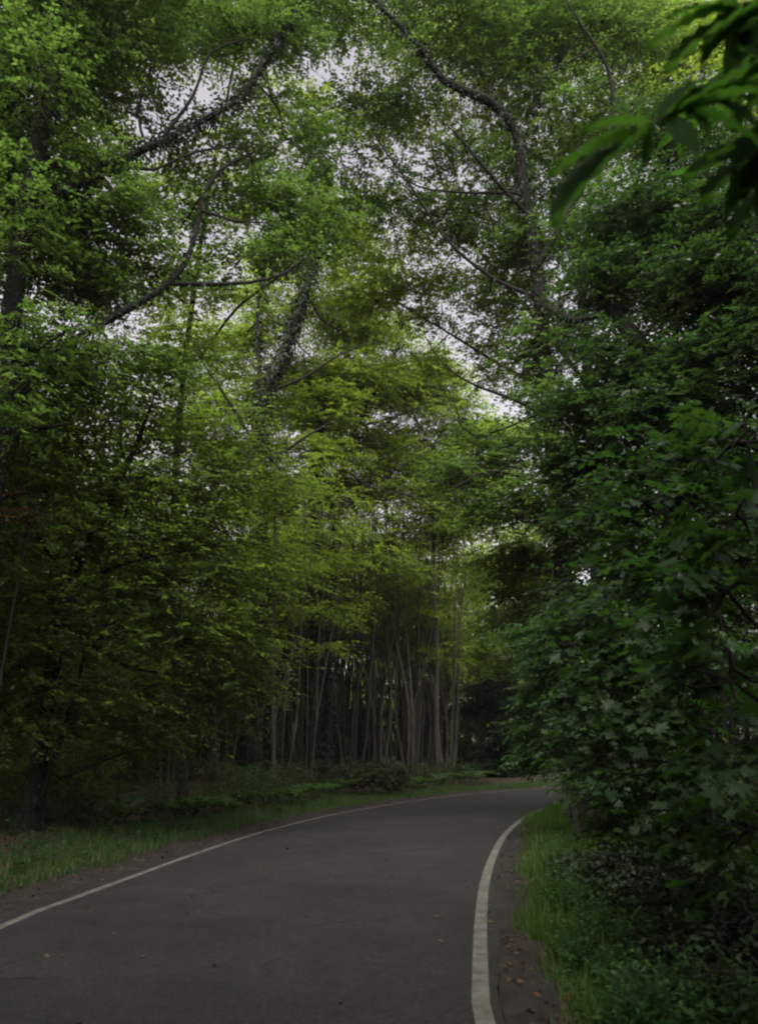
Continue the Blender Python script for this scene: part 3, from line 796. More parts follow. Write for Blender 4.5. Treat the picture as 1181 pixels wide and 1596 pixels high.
px_tree('hazel_bush', 'pale green hazel bush high in the hedge below the dark arching branch', 35,
        trunk=[(880, 1235, 21, .06), (850, 1100, 21, .05), (820, 950, 21, .035), (800, 860, 21, .015)], boughs=[],
        clumps=[(800, 880, 21, 60, 35, 1.6), (850, 860, 20.5, 60, 35, 1.7), (830, 930, 21, 60, 35, 1.7), (790, 960, 22, 50, 30, 1.4), (850, 1000, 20, 55, 35, 1.4), (870, 930, 20, 50, 35, 1.4), (795, 1030, 22, 35, 25, 1.0)],
        leaf=.12, twig=.6, **{**HZ, 'lmat': LEAF_HORN})
BR = dict(shape='oval', lmat=LEAF_IVY, bark=BARK_DARK, cat='shrub', crown='foliage', k=6, tilt=.5, droop=.1, group=HG)
px_tree('bramble_bush', 'dark low bramble under the saplings behind the dead bracken', 36,
        trunk=[(1010, 1400, 9, .02), (1010, 1360, 9, .015), (1000, 1320, 9, .008)], boughs=[],
        clumps=[(980, 1345, 9, 60, 30, 1.8), (1050, 1360, 8.2, 70, 35, 1.8), (1000, 1390, 8.4, 60, 25, 1.6), (1100, 1400, 7.4, 80, 40, 1.7), (950, 1290, 10.5, 35, 30, 1.6)], leaf=.06, twig=.3, **BR)
px_tree('bramble_bush', 'dark low bramble at the lower right corner beside the weedy verge', 37,
        trunk=[(1180, 1530, 5.9, .02), (1175, 1490, 5.9, .015), (1165, 1450, 5.9, .008)], boughs=[],
        clumps=[(1120, 1470, 6.4, 80, 35, 1.5), (1180, 1440, 6, 70, 50, 1.6), (1060, 1450, 7, 60, 25, 1.4), (1150, 1530, 5.6, 70, 30, 1.2), (1090, 1510, 6.2, 50, 22, 1.1)], leaf=.06, twig=.3, **BR)

# ------------------------------------------------------------------ holly by the bend
px_tree('holly_tree', 'very dark dense evergreen beside the far end of the road', 40,
        trunk=[(800, 1213, 45, .2), (800, 1150, 45, .17), (802, 1080, 45, .1), (805, 1000, 45, .03)], boughs=[],
        clumps=[(795, 1185, 45, 40, 28, 4), (810, 1150, 45, 40, 35, 4), (790, 1125, 45, 35, 30, 3.5), (810, 1090, 45, 35, 30, 3.2), (790, 1060, 45, 30, 25, 2.5), (825, 1185, 45, 30, 28, 4), (775, 1170, 46, 25, 30, 3), (760, 1120, 46, 30, 30, 2.5), (840, 1120, 46, 40, 40, 3), (770, 1080, 45, 35, 25, 2)],
        leaf=.12, shape='holly', lmat=LEAF_IVY, bark=BARK_DARK, twigs=False, tilt=.8)

# ------------------------------------------------------------------ sweet chestnut reaching in at the upper right
def chestnut():
    rng = np.random.default_rng(50)
    base = np.array([3.6, 2.2, h1(3.6, 2.2)])
    root = empty('chestnut_tree', base, 'long toothed chestnut leaves on a twig hanging in from the upper right corner', 'tree')
    tb = Tubes()
    tr = spline(np.array([[3.6, 2.2, base[2] - .1, .12], [3.55, 2.2, 1.2, .09], [3.4, 2.15, 2.6, .075], [3.3, 2.2, 4.2, .06], [3.35, 2.3, 6, .03]]), .25)
    tb.add(tr[:, :3], tr[:, 3], 10)
    tb.build('trunk', BARK, root, base)
    tw = Tubes()
    n1 = px(1012, 196, 1.75)
    for P in ([[3.36, 2.17, 3.2, .03], [2.3, 2.1, 3.1, .018], [*px(1290, 130, 1.9), .009], [*px(1110, 160, 1.8), .006], [*px(1040, 180, 1.76), .005], [*n1, .004]],
              [[3.33, 2.18, 3.6, .03], [2.2, 2.2, 3.45, .015], [*px(1310, -20, 2.05), .008], [*px(1190, 0, 2.0), .005], [*px(1130, 10, 1.98), .003]],
              [[2.3, 2.1, 3.1, .016], [*px(1300, 200, 2.1), .008], [*px(1200, 225, 2.1), .005]]):
        S = spline(np.array(P), .08)
        tw.add(S[:, :3], S[:, 3], 6)
    tw.build('branches', BARK_DARK, root, base)
    T = [((1014, 192, 1.75), (905, 190, 1.62), .5), ((990, 208, 1.74), (846, 258, 1.60), .8), ((1004, 202, 1.74), (846, 330, 1.58), 1.15), ((1030, 185, 1.75), (1095, 108, 1.85), .8),
         ((1045, 178, 1.76), (1190, 85, 1.82), 1.1), ((1060, 172, 1.77), (1190, 130, 1.7), 1.0), ((1040, 184, 1.76), (1090, 238, 1.66), .9), ((1075, 170, 1.78), (1110, 215, 1.7), .8),
         ((1070, 172, 1.78), (1200, 215, 1.66), 1.0), ((1020, 196, 1.74), (1000, 262, 1.7), .7),
         ((1205, 225, 2.1), (1062, 262, 1.95), .9), ((1205, 228, 2.1), (1085, 300, 1.95), 1.0), ((1215, 225, 2.1), (1130, 320, 2.0), 1.0), ((1215, 222, 2.1), (1095, 232, 1.95), .8), ((1230, 220, 2.1), (1180, 330, 2.0), 1.0),
         ((1190, 5, 2.0), (1028, 92, 1.9), .9), ((1150, 12, 1.98), (1092, 92, 1.9), .8), ((1135, 10, 1.98), (1040, 15, 1.9), .8), ((1140, 8, 1.98), (1060, -40, 1.95), .8), ((1200, 0, 2.0), (1130, 110, 1.9), 1.0),
         ((1220, 0, 2.0), (1190, 120, 1.95), 1.1), ((1200, 10, 2.0), (1090, 55, 1.88), 1.0), ((1160, 10, 1.99), (1170, 80, 1.9), 1.0), ((1230, 0, 2.02), (1120, -30, 1.95), 1.0),
         ((1130, 155, 1.8), (1200, 60, 1.9), 1.0), ((1150, 150, 1.82), (1230, 180, 1.8), 1.0), ((1120, 158, 1.8), (1180, 190, 1.7), .9), ((1240, 140, 1.87), (1150, 60, 1.9), .9), ((1250, 60, 2), (1120, 90, 1.95), 1.0),
         ((1200, 130, 1.85), (1080, 140, 1.75), 1.0), ((1240, 120, 1.87), (1130, 190, 1.75), 1.1), ((1230, 180, 2.0), (1140, 250, 1.85), 1.0), ((1260, 190, 2.1), (1150, 290, 1.95), 1.1), ((1150, 5, 1.98), (1000, 60, 1.92), .8),
         ((1240, 30, 2.0), (1140, 40, 1.9), 1.1), ((1260, 90, 2.0), (1160, 110, 1.9), 1.0), ((1250, 250, 2.1), (1120, 360, 2.0), 1.0)]
    O = np.array([px(*a) for a, _, _ in T])
    E = np.array([px(*b) for _, b, _ in T])
    Wd = np.array([w for _, _, w in T]) * .86
    view = unit(np.array([0, 0, H]) - (O + E) / 2)
    # extra leaves further along the twigs, out of frame
    ex_o = np.array([[2.3, 2.1, 3.1], [2.6, 2.12, 3.12], [2.2, 2.2, 3.45], [2.7, 2.15, 3.5], [3.35, 2.3, 5.9], [3.35, 2.3, 5.7]]).repeat(7, 0) + rng.normal(size=(42, 3)) * .06
    ex_d = unit(rng.normal(size=(42, 3)) + np.array([0, 0, -.3])) * .2
    O = np.vstack([O, ex_o]); E = np.vstack([E, ex_o + ex_d]); Wd = np.r_[Wd, np.full(42, 1.)]
    d = E - O
    Ls = np.linalg.norm(d, axis=1)
    nn = np.vstack([np.array([0, -.25, 1.]) + view * .25 + rng.normal(size=view.shape) * .3, np.array([0, 0, 1.]) + rng.normal(size=(42, 3)) * .4])
    V, f, rv = leaves_geo(O, d, nn, Ls, 'lance', rng.random(len(O)), Ls * Wd)
    add_mesh('foliage', V, f, 4, LEAF_CHEST, root, rv, smooth=True, loc=base)
    arr = [spray_cloud(rng, np.array(c), np.array(r), 700, .19, 'lance', 8, .5, .4)[:5] for c, r in
           [((2.6, 1.6, 5.2), (1.2, 1.2, .7)), ((3.6, 3.2, 5.6), (1.3, 1.2, .7)), ((4.4, 1.6, 5.8), (1.3, 1.3, .8)), ((3.4, 2.3, 6.6), (1.4, 1.4, .8)), ((2.2, .2, 4.8), (1.2, 1.2, .6)), ((4.6, 3.4, 4.6), (1.2, 1.2, .8)), ((3.4, .4, 5.6), (1.2, 1.2, .6))]]
    O, ld, ln, Ls, rn = [np.concatenate(z) for z in zip(*arr)]
    V, f, rv = leaves_geo(O, ld, ln, Ls, 'lance', rn)
    add_mesh('crown', V, f, 4, LEAF_CHEST, root, rv, loc=base)


chestnut()


# ------------------------------------------------------------------ generic trees for the wood behind
def proto_tree(name, label, cat, group, seed, height, stems, crown_lo, crown_r, n_leaves, leaf, lmat, bark, r0, shape='kite', stem_name='trunk', lean=.05, fan=.0, nclump=14, tau_flat=.35):
    rng = np.random.default_rng(seed)
    root = empty(name, (0, 0, 0), label, cat, group)
    tops = []
    for s in range(stems):
        a = rng.random() * 6.28 if stems == 1 else s / stems * 6.28 + rng.random() * .6
        off = np.array([math.cos(a), math.sin(a), 0]) * (0 if stems == 1 else .18 + .15 * rng.random())
        hh = height * (.8 + .25 * rng.random())
        out = np.array([math.cos(a), math.sin(a), 0]) * hh * (lean * rng.random() + fan * (.4 + .8 * rng.random()))
        rr = r0 * (.65 + .6 * rng.random())
        bow = rng.normal(size=3) * hh * .012
        P = np.array([[*(off - np.array([0, 0, .25])), rr * (1.1 if stems > 1 else 1.35)], [*(off + out * .15 + bow + np.array([0, 0, hh * .2])), rr], [*(off + out * .5 - bow + np.array([0, 0, hh * .55])), rr * .7], [*(off + out + np.array([0, 0, hh])), rr * .15]])
        S = spline(P, .8)
        tb = Tubes()
        tb.add(S[:, :3], S[:, 3], 7)
        tb.build(stem_name, bark, root)
        tops.append(S)
    arr, br = [], Tubes()
    for c in range(nclump):
        S = tops[c % stems]
        t = crown_lo + (1 - crown_lo) * ((c + .5) / nclump) ** .9
        i = min(len(S) - 1, int(t * (len(S) - 1)))
        b = S[i, :3]
        a = c * 2.4 + rng.random()
        w = crown_r * (1.05 - .75 * (t - crown_lo) / (1 - crown_lo)) * (.5 + .5 * rng.random())
        cc = b + np.array([math.cos(a) * w, math.sin(a) * w, .15 * w + .2])
        r = np.array([1, 1, .55]) * crown_r * (.42 + .2 * rng.random())
        O, ld, ln, Ls, rn, A, B = spray_cloud(rng, cc, r, n_leaves / nclump, leaf, shape, 10, 1.0, tau_flat, .1, 8, .45)
        ok = O[:, 2] > .15
        arr.append((O[ok], ld[ok], ln[ok], Ls[ok], rn[ok]))
        i2 = max(0, i - 2)
        q = spline(np.array([[*S[i2, :3], .05 * r0 / .12], [*((S[i2, :3] + cc) / 2 + np.array([0, 0, -.1])), .03 * r0 / .12], [*cc, .012]]), .5)
        br.add(q[:, :3], q[:, 3], 4)
    br.build('branches', bark, root)
    O, ld, ln, Ls, rn = [np.concatenate(z) for z in zip(*arr)]
    V, f, rv = leaves_geo(O, ld, ln, Ls, shape, rn)
    add_mesh('crown' if cat == 'tree' else 'foliage', V, f, f.shape[1], lmat, root, rv)
    return root


def copy_tree(root, label=None):
    r = root.copy()
    COL.objects.link(r)
    for ch in list(root.children):
        c = ch.copy()
        COL.objects.link(c)
        c.parent = r
    if label:
        r['label'] = label
    return r


def place(o, x, y, rz, sc, sink=.05):
    o.location = (x, y, h1(x, y) - sink)
    o.rotation_euler = (0, 0, rz)
    o.scale = (sc[0], sc[0], sc[1])


USED = set()


def put(protos, rng, spots, smin=.85, smax=1.15):
    for (x, y) in spots:
        p = protos[int(rng.integers(0, len(protos)))]
        o = p if p.name not in USED else copy_tree(p)
        USED.add(p.name)
        s = smin + (smax - smin) * rng.random()
        place(o, x, y, rng.random() * 6.28, (s, s * (.9 + .2 * rng.random())))


rb = np.random.default_rng(77)
CG = 'coppice trees beyond the bend'
CL = 'slim multi-stemmed coppice tree in the far stand of poles behind the left verge'
cop = [proto_tree('coppice_tree', CL, 'tree', CG, 100 + i, 14.5, 7 + i % 3, .55, 1.9, 5000, .16, LEAF_BEECH, BARK_COPPICE, .044, stem_name='stem', lean=.06, fan=.10, nclump=20) for i in range(4)]


def scatter(rng, n, x0, x1, y0, y1, mind, ok=lambda x, y: True, dmin=2.2):
    pts = []
    for _ in range(n * 40):
        if len(pts) >= n:
            break
        x, y = x0 + (x1 - x0) * rng.random(), y0 + (y1 - y0) * rng.random()
        if road_d(x, y)[0] < dmin or not ok(x, y):
            continue
        if all((x - a) ** 2 + (y - b) ** 2 > mind ** 2 for a, b in pts):
            pts.append((x, y))
    return pts


left_of = lambda x, y: x < np.interp(y, LL[:, 1][:NR - 60], LL[:, 0][:NR - 60])
put(cop, rb, [(-3.7, 30.5), (-4.6, 33.4), (-2.9, 32.6), (-5.4, 36.0), (-3.2, 35.2)], .8, 1.0)
put(cop, rb, scatter(rb, 60, -9, 7, 30.5, 58, 1.35, lambda x, y: y > 35 + .5 * (x + 1) and x < .085 * y, 2.6), .85, 1.12)

WG = 'trees deep in the wood on the left'
wl = [proto_tree('woodland_tree', 'shaded trunk and dull crown deep in the left wood behind the layered tree', 'tree', WG, 200 + i, 15 + i, 1, .2, 3.4, 15000, .18, LEAF_HORN, BARK_DARK, .15, nclump=22) for i in range(3)]
put(wl, rb, scatter(rb, 44, -34, -5, 17, 62, 3.0, lambda x, y: left_of(x, y) and x < -7 + .0 * y and x < -.18 * y - 3.2), .8, 1.1)

RG = 'trees deep in the wood on the right'
wr = [proto_tree('woodland_tree', 'dark tree standing behind the right hedge, mostly hidden by it', 'tree', RG, 220 + i, 14 + i, 1, .15, 3.2, 9000, .16, LEAF_DARK, BARK_DARK, .15, nclump=22) for i in range(2)]
put(wr, rb, scatter(rb, 20, 6.5, 30, 7, 30, 3.4, lambda x, y: not left_of(x, y) and road_d(x, y)[0] > 3.6), .75, 1.0)

FG = 'far trees behind the coppice'
fb = [proto_tree('far_tree', 'far bright-crowned tree showing above the coppice beyond the bend', 'tree', FG, 240 + i, 19 + 2 * i, 1, .25, 4.2, 9000, .22, LEAF_BEECH, BARK, .2, nclump=24) for i in range(3)]
put(fb, rb, scatter(rb, 40, -24, 34, 58, 92, 5.0), .85, 1.1)

# the wood goes on behind the viewer and shades the near lane
for (x_, y_, s_) in [(-7.4, -1.5, 1.3), (-6.6, -7.5, 1.35), (-7.4, -14, 1.35), (4.2, -3.6, 1.3), (4.4, -10, 1.35), (5.2, -16.5, 1.35), (-7.0, -21, 1.3), (-11.5, 6.0, 1.2), (-14, 11.5, 1.15)]:
    o_ = copy_tree(wl[int(rb.integers(0, 3))], 'roadside tree beside or behind the viewer, its crown shading the near lane')
    o_['group'] = 'roadside trees behind the viewer'
    place(o_, x_, y_, rb.random() * 6.28, (s_, s_))

UG = 'understorey bushes in the left wood'
us = [proto_tree('understorey_bush', 'dull green bush in the shade of the left wood behind the grass verge', 'shrub', UG, 260 + i, 3.2 + i, 4, .08, 1.3, 3600, .10, LEAF_HORN, BARK, .03, stem_name='stem', lean=.1, fan=.16, nclump=12) for i in range(3)]
put(us, rb, scatter(rb, 90, -24, 3, 14, 48, 1.3, lambda x, y: left_of(x, y) and road_d(x, y)[0] < 14 and not (y > 20 and x > -9) and not (y < 19 and x < -6), 3.6), .6, 1.1)


# the far-off wood closing the view on every side, one mass
def distant_wood():
    rng = np.random.default_rng(88)
    n = 230000
    a = rng.random(n) * 2 * np.pi
    rad = 70 + 40 * rng.random(n)
    x, y = np.sin(a) * rad, 18 + np.cos(a) * rad
    keep = ~((np.abs(x) < 9) & (y < 0)) & (road_d(x, y) > 3)
    x, y, rad = x[keep], y[keep], rad[keep]
    top = 12 + 2.2 * np.sin(a[keep] * 23) + 1.5 * np.sin(a[keep] * 51 + 1) + (rad - 70) * .12
    z = hgt(x, y, np.full(len(x), 30.)) + .1 + top * rng.random(len(x)) ** 1.2
    m = len(x)
    O = np.stack([x, y, z], -1)
    D = rng.normal(size=(m, 3)) * np.array([1, 1, .4])
    V, f, rv = leaves_geo(O, D, rng.normal(size=(m, 3)) * .7 + np.array([0, 0, .5]), .75 * (.6 + .8 * rng.random(m)), 'kite', rng.random(m))
    o = add_mesh('distant_wood', V, f, 4, LEAF_HORN, None, rv)
    tag(o, 'far-off mass of woodland closing the view between the trunks', 'woodland', kind='stuff')


distant_wood()

ub = [proto_tree('understorey_bush', 'dark bush hidden in the gloom behind the coppice poles', 'shrub', 'dark bushes behind the coppice', 270 + i, 4.5 + i, 4, .05, 1.6, 4200, .16, LEAF_DARK, BARK_DARK, .03, stem_name='stem', lean=.1, fan=.16, nclump=14) for i in range(2)]
put(ub, rb, scatter(rb, 30, -16, 18, 50, 64, 2.0) + scatter(rb, 24, -26, -7, 36, 60, 2.0), .8, 1.25)
uv = [proto_tree('verge_bush', 'low dark tangled bush close behind the left grass strip', 'shrub', 'tangled bushes along the left verge', 290 + i, 1.3 + .4 * i, 5, .05, .55, 1500, .08, LEAF_BROWNISH if i else LEAF_DARK, BARK_DARK, .012, stem_name='stem', lean=.2, fan=.3, nclump=10) for i in range(2)]
put(uv, rb, scatter(rb, 38, -12, 4, 13, 38, .9, lambda x, y: left_of(x, y) and road_d(x, y)[0] < 5.6 and (x + 6.9) ** 2 + (y - 15.2) ** 2 > 1.7, 2.6), .55, 1.1)
uh = [proto_tree('understorey_bush', 'dark bush filling the shade behind the right hedge', 'shrub', 'dark bushes behind the right hedge', 280 + i, 3.6 + i, 4, .05, 1.3, 4200, .11, LEAF_DARK, BARK_DARK, .03, stem_name='stem', lean=.1, fan=.14, nclump=14) for i in range(2)]
put(uh, rb, scatter(rb, 16, 3.4, 14, 4.5, 24, 1.5, lambda x, y: not left_of(x, y) and road_d(x, y)[0] > 3.4 and road_d(x, y)[0] < 8), .8, 1.1)

# ------------------------------------------------------------------ verge plants
def blades(rng, x, y, hmin, hmax, name, label, mat, lean=.35, wid=.007):
    n = len(x)
    z = hgt(x, y) - .01
    O = np.stack([x, y, z], -1)
    a = rng.random(n) * 6.28
    patch = .55 + .45 * np.sin(x * 2.1 + np.sin(y * 1.7) * 2) * np.sin(y * 1.3 + 1)
    hgts = (hmin + (hmax - hmin) * rng.random(n) ** 1.6) * (.6 + .7 * patch)
    l = np.abs(rng.normal(size=n)) * lean
    D = np.stack([np.cos(a) * l, np.sin(a) * l, np.ones(n)], -1)
    nn = np.stack([-np.cos(a), -np.sin(a), l * .5], -1) + rng.normal(size=(n, 3)) * .1
    V, f, rv = leaves_geo(O, D, -nn, hgts, 'blade', np.clip(rng.random(n) * .7 + .3 * patch, 0, 1), wid * (.6 + .9 * rng.random(n)))
    o = add_mesh(name, V, f, 4, mat, None, rv)
    return tag(o, label, 'grass', kind='stuff')


rv_ = np.random.default_rng(9)


def along(P, Nn, sgn, n, o0, o1, y0, y1, pw=1.0):
    idx = np.where((P[:, 1] > y0) & (P[:, 1] < y1) & (np.arange(len(P)) < NR - 40))[0]
    i = rv_.choice(idx, n)
    o = o0 + (o1 - o0) * rv_.random(n) ** pw
    j = rv_.random(n)[:, None] - .5
    T = np.stack([Nn[:, 1], -Nn[:, 0]], -1)
    o = o + .16 * np.sin(i * .9) * np.sin(i * .37 + 1) + np.abs(rv_.normal(size=n)) * .06
    q = P[i] + sgn * Nn[i] * o[:, None] + T[i] * j * .35
    return q[:, 0], q[:, 1]


x, y = along(LL, NL, 1, 60000, .8, 2.8, 5, 42, 1.1)
blades(rv_, x, y, .04, .22, 'grass', 'uneven green grass strip along the left side of the road', GRASS, lean=.6, wid=.009)
x, y = along(RR, NRr, -1, 44000, .42, 2.6, 8.0, 30, 1.0)
blades(rv_, x, y, .05, .26, 'grass', 'bright yellow-green grass beside the right bend', GRASS_LUSH, lean=.8, wid=.008)
x, y = along(RR, NRr, -1, 16000, .10, 1.6, 18.5, 29, 1.0)
blades(rv_, x, y, .08, .32, 'grass', 'taller green grass hiding the line at the inside of the bend', GRASS_LUSH, lean=.6, wid=.010)
x, y = along(RR, NRr, -1, 30000, .42, 2.8, 3.0, 9.5, 1.0)
blades(rv_, x, y, .04, .20, 'grass', 'rough grass at the lower right among the weeds', GRASS_LUSH, lean=.8, wid=.007)


def carpet(name, label, cat, x, y, leaf, mat, shape, zj, up=1.0, width=None):
    n = len(x)
    O = np.stack([x, y, hgt(x, y) + .012 + zj * rv_.random(n) ** 1.5 * (.35 + 1.1 * (np.sin(x * 1.9 + 2 * np.sin(y * .8)) * np.sin(y * 1.4 + x * .6) * .5 + .5) ** 1.5)], -1)
    O[:, 2] = np.where(road_d(x, y) < .55, np.maximum(O[:, 2], .012), O[:, 2])
    a = rv_.random(n) * 6.28
    D = np.stack([np.cos(a), np.sin(a), rv_.normal(size=n) * .25], -1)
    nn = rv_.normal(size=(n, 3)) * .4 + np.array([0, 0, up])
    V, f, rr = leaves_geo(O, D, nn, leaf * (.5 + .9 * rv_.random(n)), shape, rv_.random(n))
    o = add_mesh(name, V, f, f.shape[1], mat, None, rr)
    return tag(o, label, cat, kind='stuff')


x, y = along(LL, NL, 1, 9000, 1.4, 5.5, 5, 42)
carpet('ground_cover', 'low mixed weeds and ivy behind the left grass strip', 'ground cover', x, y, .07, LEAF_NETTLE, 'oval', .28)
x, y = along(RR, NRr, -1, 4500, 1.0, 3.2, 3.2, 12)
carpet('ground_cover', 'low mixed weeds along the right verge below the hedge', 'ground cover', x, y, .06, LEAF_NETTLE, 'oval', .22)
x, y = along(RR, NRr, -1, 9000, 1.7, 5.0, 4, 24)
carpet('ivy_carpet', 'dark ivy covering the ground under the right hedge', 'ground cover', x, y, .07, LEAF_IVY, 'oval', .2)
x1, y1 = along(LL, NL, 1, 3000, .15, 1.6, 4, 40, 1.0)
x2, y2 = along(RR, NRr, -1, 1500, .12, 1.2, 2.5, 26, 1.0)
x3, y3 = rv_.random(16000) * 26 - 22, rv_.random(16000) * 44 + 10
ok = (road_d(x3, y3) > 1.5)
x4, y4 = along(LL, NL, -1, 110, 0, 4.4, 4, 34, 1.5)
x, y = np.r_[x1, x2, x3[ok], x4], np.r_[y1, y2, y3[ok], y4]
carpet('leaf_litter', 'scattered dead brown leaves on the shoulders and woodland floor', 'leaf litter', x, y, .055, LEAF_DEAD, 'kite', .012)


# single plants: built once per kind, then copied
def weed(name, label, cat, group, seed, nst, h, leaf, shape, mat, spread=.35, npairs=7, smat=None):
    rng = np.random.default_rng(seed)
    root = empty(name, (0, 0, 0), label, cat, group)
    tb = Tubes()
    arr = []
    for s in range(nst):
        a = rng.random() * 6.28
        l = spread * rng.random()
        b = np.array([math.cos(a), math.sin(a), 0]) * .1 * rng.random()
        hh = h * (.6 + .5 * rng.random())
        P = spline(np.array([[*b, .004], [*(b + np.array([math.cos(a) * l * .4, math.sin(a) * l * .4, hh * .6])), .003], [*(b + np.array([math.cos(a) * l, math.sin(a) * l, hh])), .0015]]), .05)
        tb.add(P[:, :3], P[:, 3], 4)
        for p in range(npairs):
            t = .15 + .85 * p / (npairs - 1)
            q = P[min(len(P) - 1, int(t * (len(P) - 1))), :3]
            for sd in (0, math.pi):
                aa = a + p * 1.57 + sd + rng.normal() * .3
                d = np.array([math.cos(aa), math.sin(aa), .25 + rng.normal() * .25])
                arr.append((q, d, np.array([-.4 * math.cos(aa), -.4 * math.sin(aa), 1]) + rng.normal(size=3) * .2, leaf * (1.15 - .6 * t) * (.8 + .4 * rng.random()), rng.random()))
    tb.build('stem', smat or LEAF_FERN, root)
    O, D, Nn, Ls, rn = [np.array(z) for z in zip(*arr)]
    V, f, rr = leaves_geo(O, D, Nn, Ls, shape, rn)
    add_mesh('leaves', V, f, f.shape[1], mat, root, rr)
    return root


def fern(name, label, cat, group, seed, n, L, mat):
    rng = np.random.default_rng(seed)
    root = empty(name, (0, 0, 0), label, cat, group)
    tb = Tubes()
    O, D, Nn, Ls = [], [], [], []
    for s in range(n):
        a = s / n * 6.28 + rng.random() * .5
        l = L * (.7 + .5 * rng.random())
        t = np.linspace(0, 1, 16)
        out = l * (.25 * t + .55 * t ** 1.6)
        z = l * (.95 * t - .62 * t ** 2.4)
        P = np.stack([np.cos(a) * out, np.sin(a) * out, z], -1)
        tb.add(P, .004 * (1.1 - t), 4)
        T = unit(np.gradient(P, axis=0))
        side = np.array([-math.sin(a), math.cos(a), 0])
        for i in range(3, 16):
            w = .26 * l * math.sin(math.pi * (i / 16) ** .75) + .02
            for sg in (-1, 1):
                O.append(P[i]); D.append(side * sg + T[i] * .45 + rng.normal(size=3) * .08)
                Nn.append(np.cross(T[i], side) * 1 + rng.normal(size=3) * .15); Ls.append(w)
    tb.build('stem', mat, root)
    O, D, Nn, Ls = map(np.array, (O, D, Nn, Ls))
    V, f, rr = leaves_geo(O, D, Nn, Ls, 'kite', rng.random(len(O)), Ls * .45)
    add_mesh('fronds', V, f, 4, mat, root, rr)
    return root


def put_px(protos, pts, rng, s0=.85, s1=1.2):
    """plants whose feet stand on the ground at photo pixels (x, y) with distance D"""
    for (x, D) in pts:
        X = px(x, 1300, D)[0]
        p = protos[int(rng.integers(0, len(protos)))]
        o = p if p.name not in USED else copy_tree(p)
        USED.add(p.name)
        s = s0 + (s1 - s0) * rng.random()
        place(o, X, D, rng.random() * 6.28, (s, s), .02)


NG = 'nettles and weeds on the right verge'
net = [weed('nettle', 'leafy green weed standing in the grass of the right verge', 'plant', NG, 300 + i, 9, .42, .075, 'oval', LEAF_NETTLE) for i in range(3)]
put_px(net, [(870, 8.6), (900, 8.2), (930, 8.6), (905, 7.4), (880, 7.3), (945, 7.6), (905, 6.6), (950, 6.8), (985, 7.2), (930, 6.1), (975, 6.2), (1015, 6.6), (950, 5.6), (1000, 5.6), (1045, 6.0), (985, 5.2), (1040, 5.3), (1090, 5.6), (1070, 5.1), (1120, 5.2), (1150, 5.4),
            (858, 9.3), (850, 10.2), (868, 10.8), (862, 7.9), (868, 7.0), (885, 6.6), (905, 6.0), (925, 5.5), (860, 12), (880, 12.6), (905, 12.2), (875, 14), (895, 13.6), (890, 8.9), (915, 9.2), (935, 10.4), (900, 5.2), (960, 5.0), (890, 9.4), (920, 9.8), (945, 9.0), (1030, 5.0), (900, 10.6), (925, 11.4)], rb, .6, 1.1)
lw = [weed('leafy_weed', 'leafy green weed standing in the grass of the left verge', 'plant', 'weeds on the left verge', 340 + i, 7, .34, .07, 'oval', LEAF_NETTLE) for i in range(2)]
put_px(lw, [(30, 11.5), (75, 12.4), (140, 13.2), (110, 14.4), (190, 14.6), (235, 15.6), (60, 13.8), (290, 17), (330, 18.5), (270, 17.6), (390, 20.5), (430, 22), (20, 14.6), (160, 16), (470, 24), (510, 26)], rb, .6, 1.3)
FGp = 'ferns at the wood edge on the left'
fe = [fern('fern', 'green fern at the foot of the coppice behind the grass', 'fern', FGp, 320 + i, 9, 1.0, LEAF_FERN) for i in range(2)]
put_px(fe, [(440, 26), (470, 27), (500, 28), (520, 29.5), (415, 25), (455, 25.2), (380, 24), (655, 35), (630, 33.5), (720, 38), (690, 37), (745, 39.5), (350, 22), (300, 20.5), (255, 20), (190, 18.5), (600, 32.5)], rb, .8, 1.2)
DG = 'dead brown bracken clumps'
db = [fern('dead_bracken', 'dry brown bracken clump', 'fern', DG, 330 + i, 6, .45, LEAF_DEAD) for i in range(2)]
n0 = set(SC.objects.keys())
for (x, D, lab) in [(1000, 7.2, 'dry brown bracken under the broad-leaved sapling in the right hedge'), (1050, 7.0, 'dry brown bracken under the broad-leaved sapling in the right hedge'), (1025, 7.5, 'dry brown bracken under the broad-leaved sapling in the right hedge'),
                    (335, 21.5, 'dry brown bracken at the wood edge behind the left grass'), (300, 20.6, 'dry brown bracken at the wood edge behind the left grass'), (360, 22.6, 'dry brown bracken at the wood edge behind the left grass'), (385, 24, 'dry brown bracken at the wood edge behind the left grass')]:
    put_px(db, [(x, D)], rb, .8, 1.1)
for o in list(SC.objects):
    if o.name.startswith('dead_bracken') and o.parent is None:
        o['label'] = 'dry brown bracken under the broad-leaved sapling in the right hedge' if o.location.x > 0 else 'dry brown bracken at the wood edge behind the left grass'
        o['group'] = 'dead bracken in the right hedge' if o.location.x > 0 else 'dead bracken by the left wood'

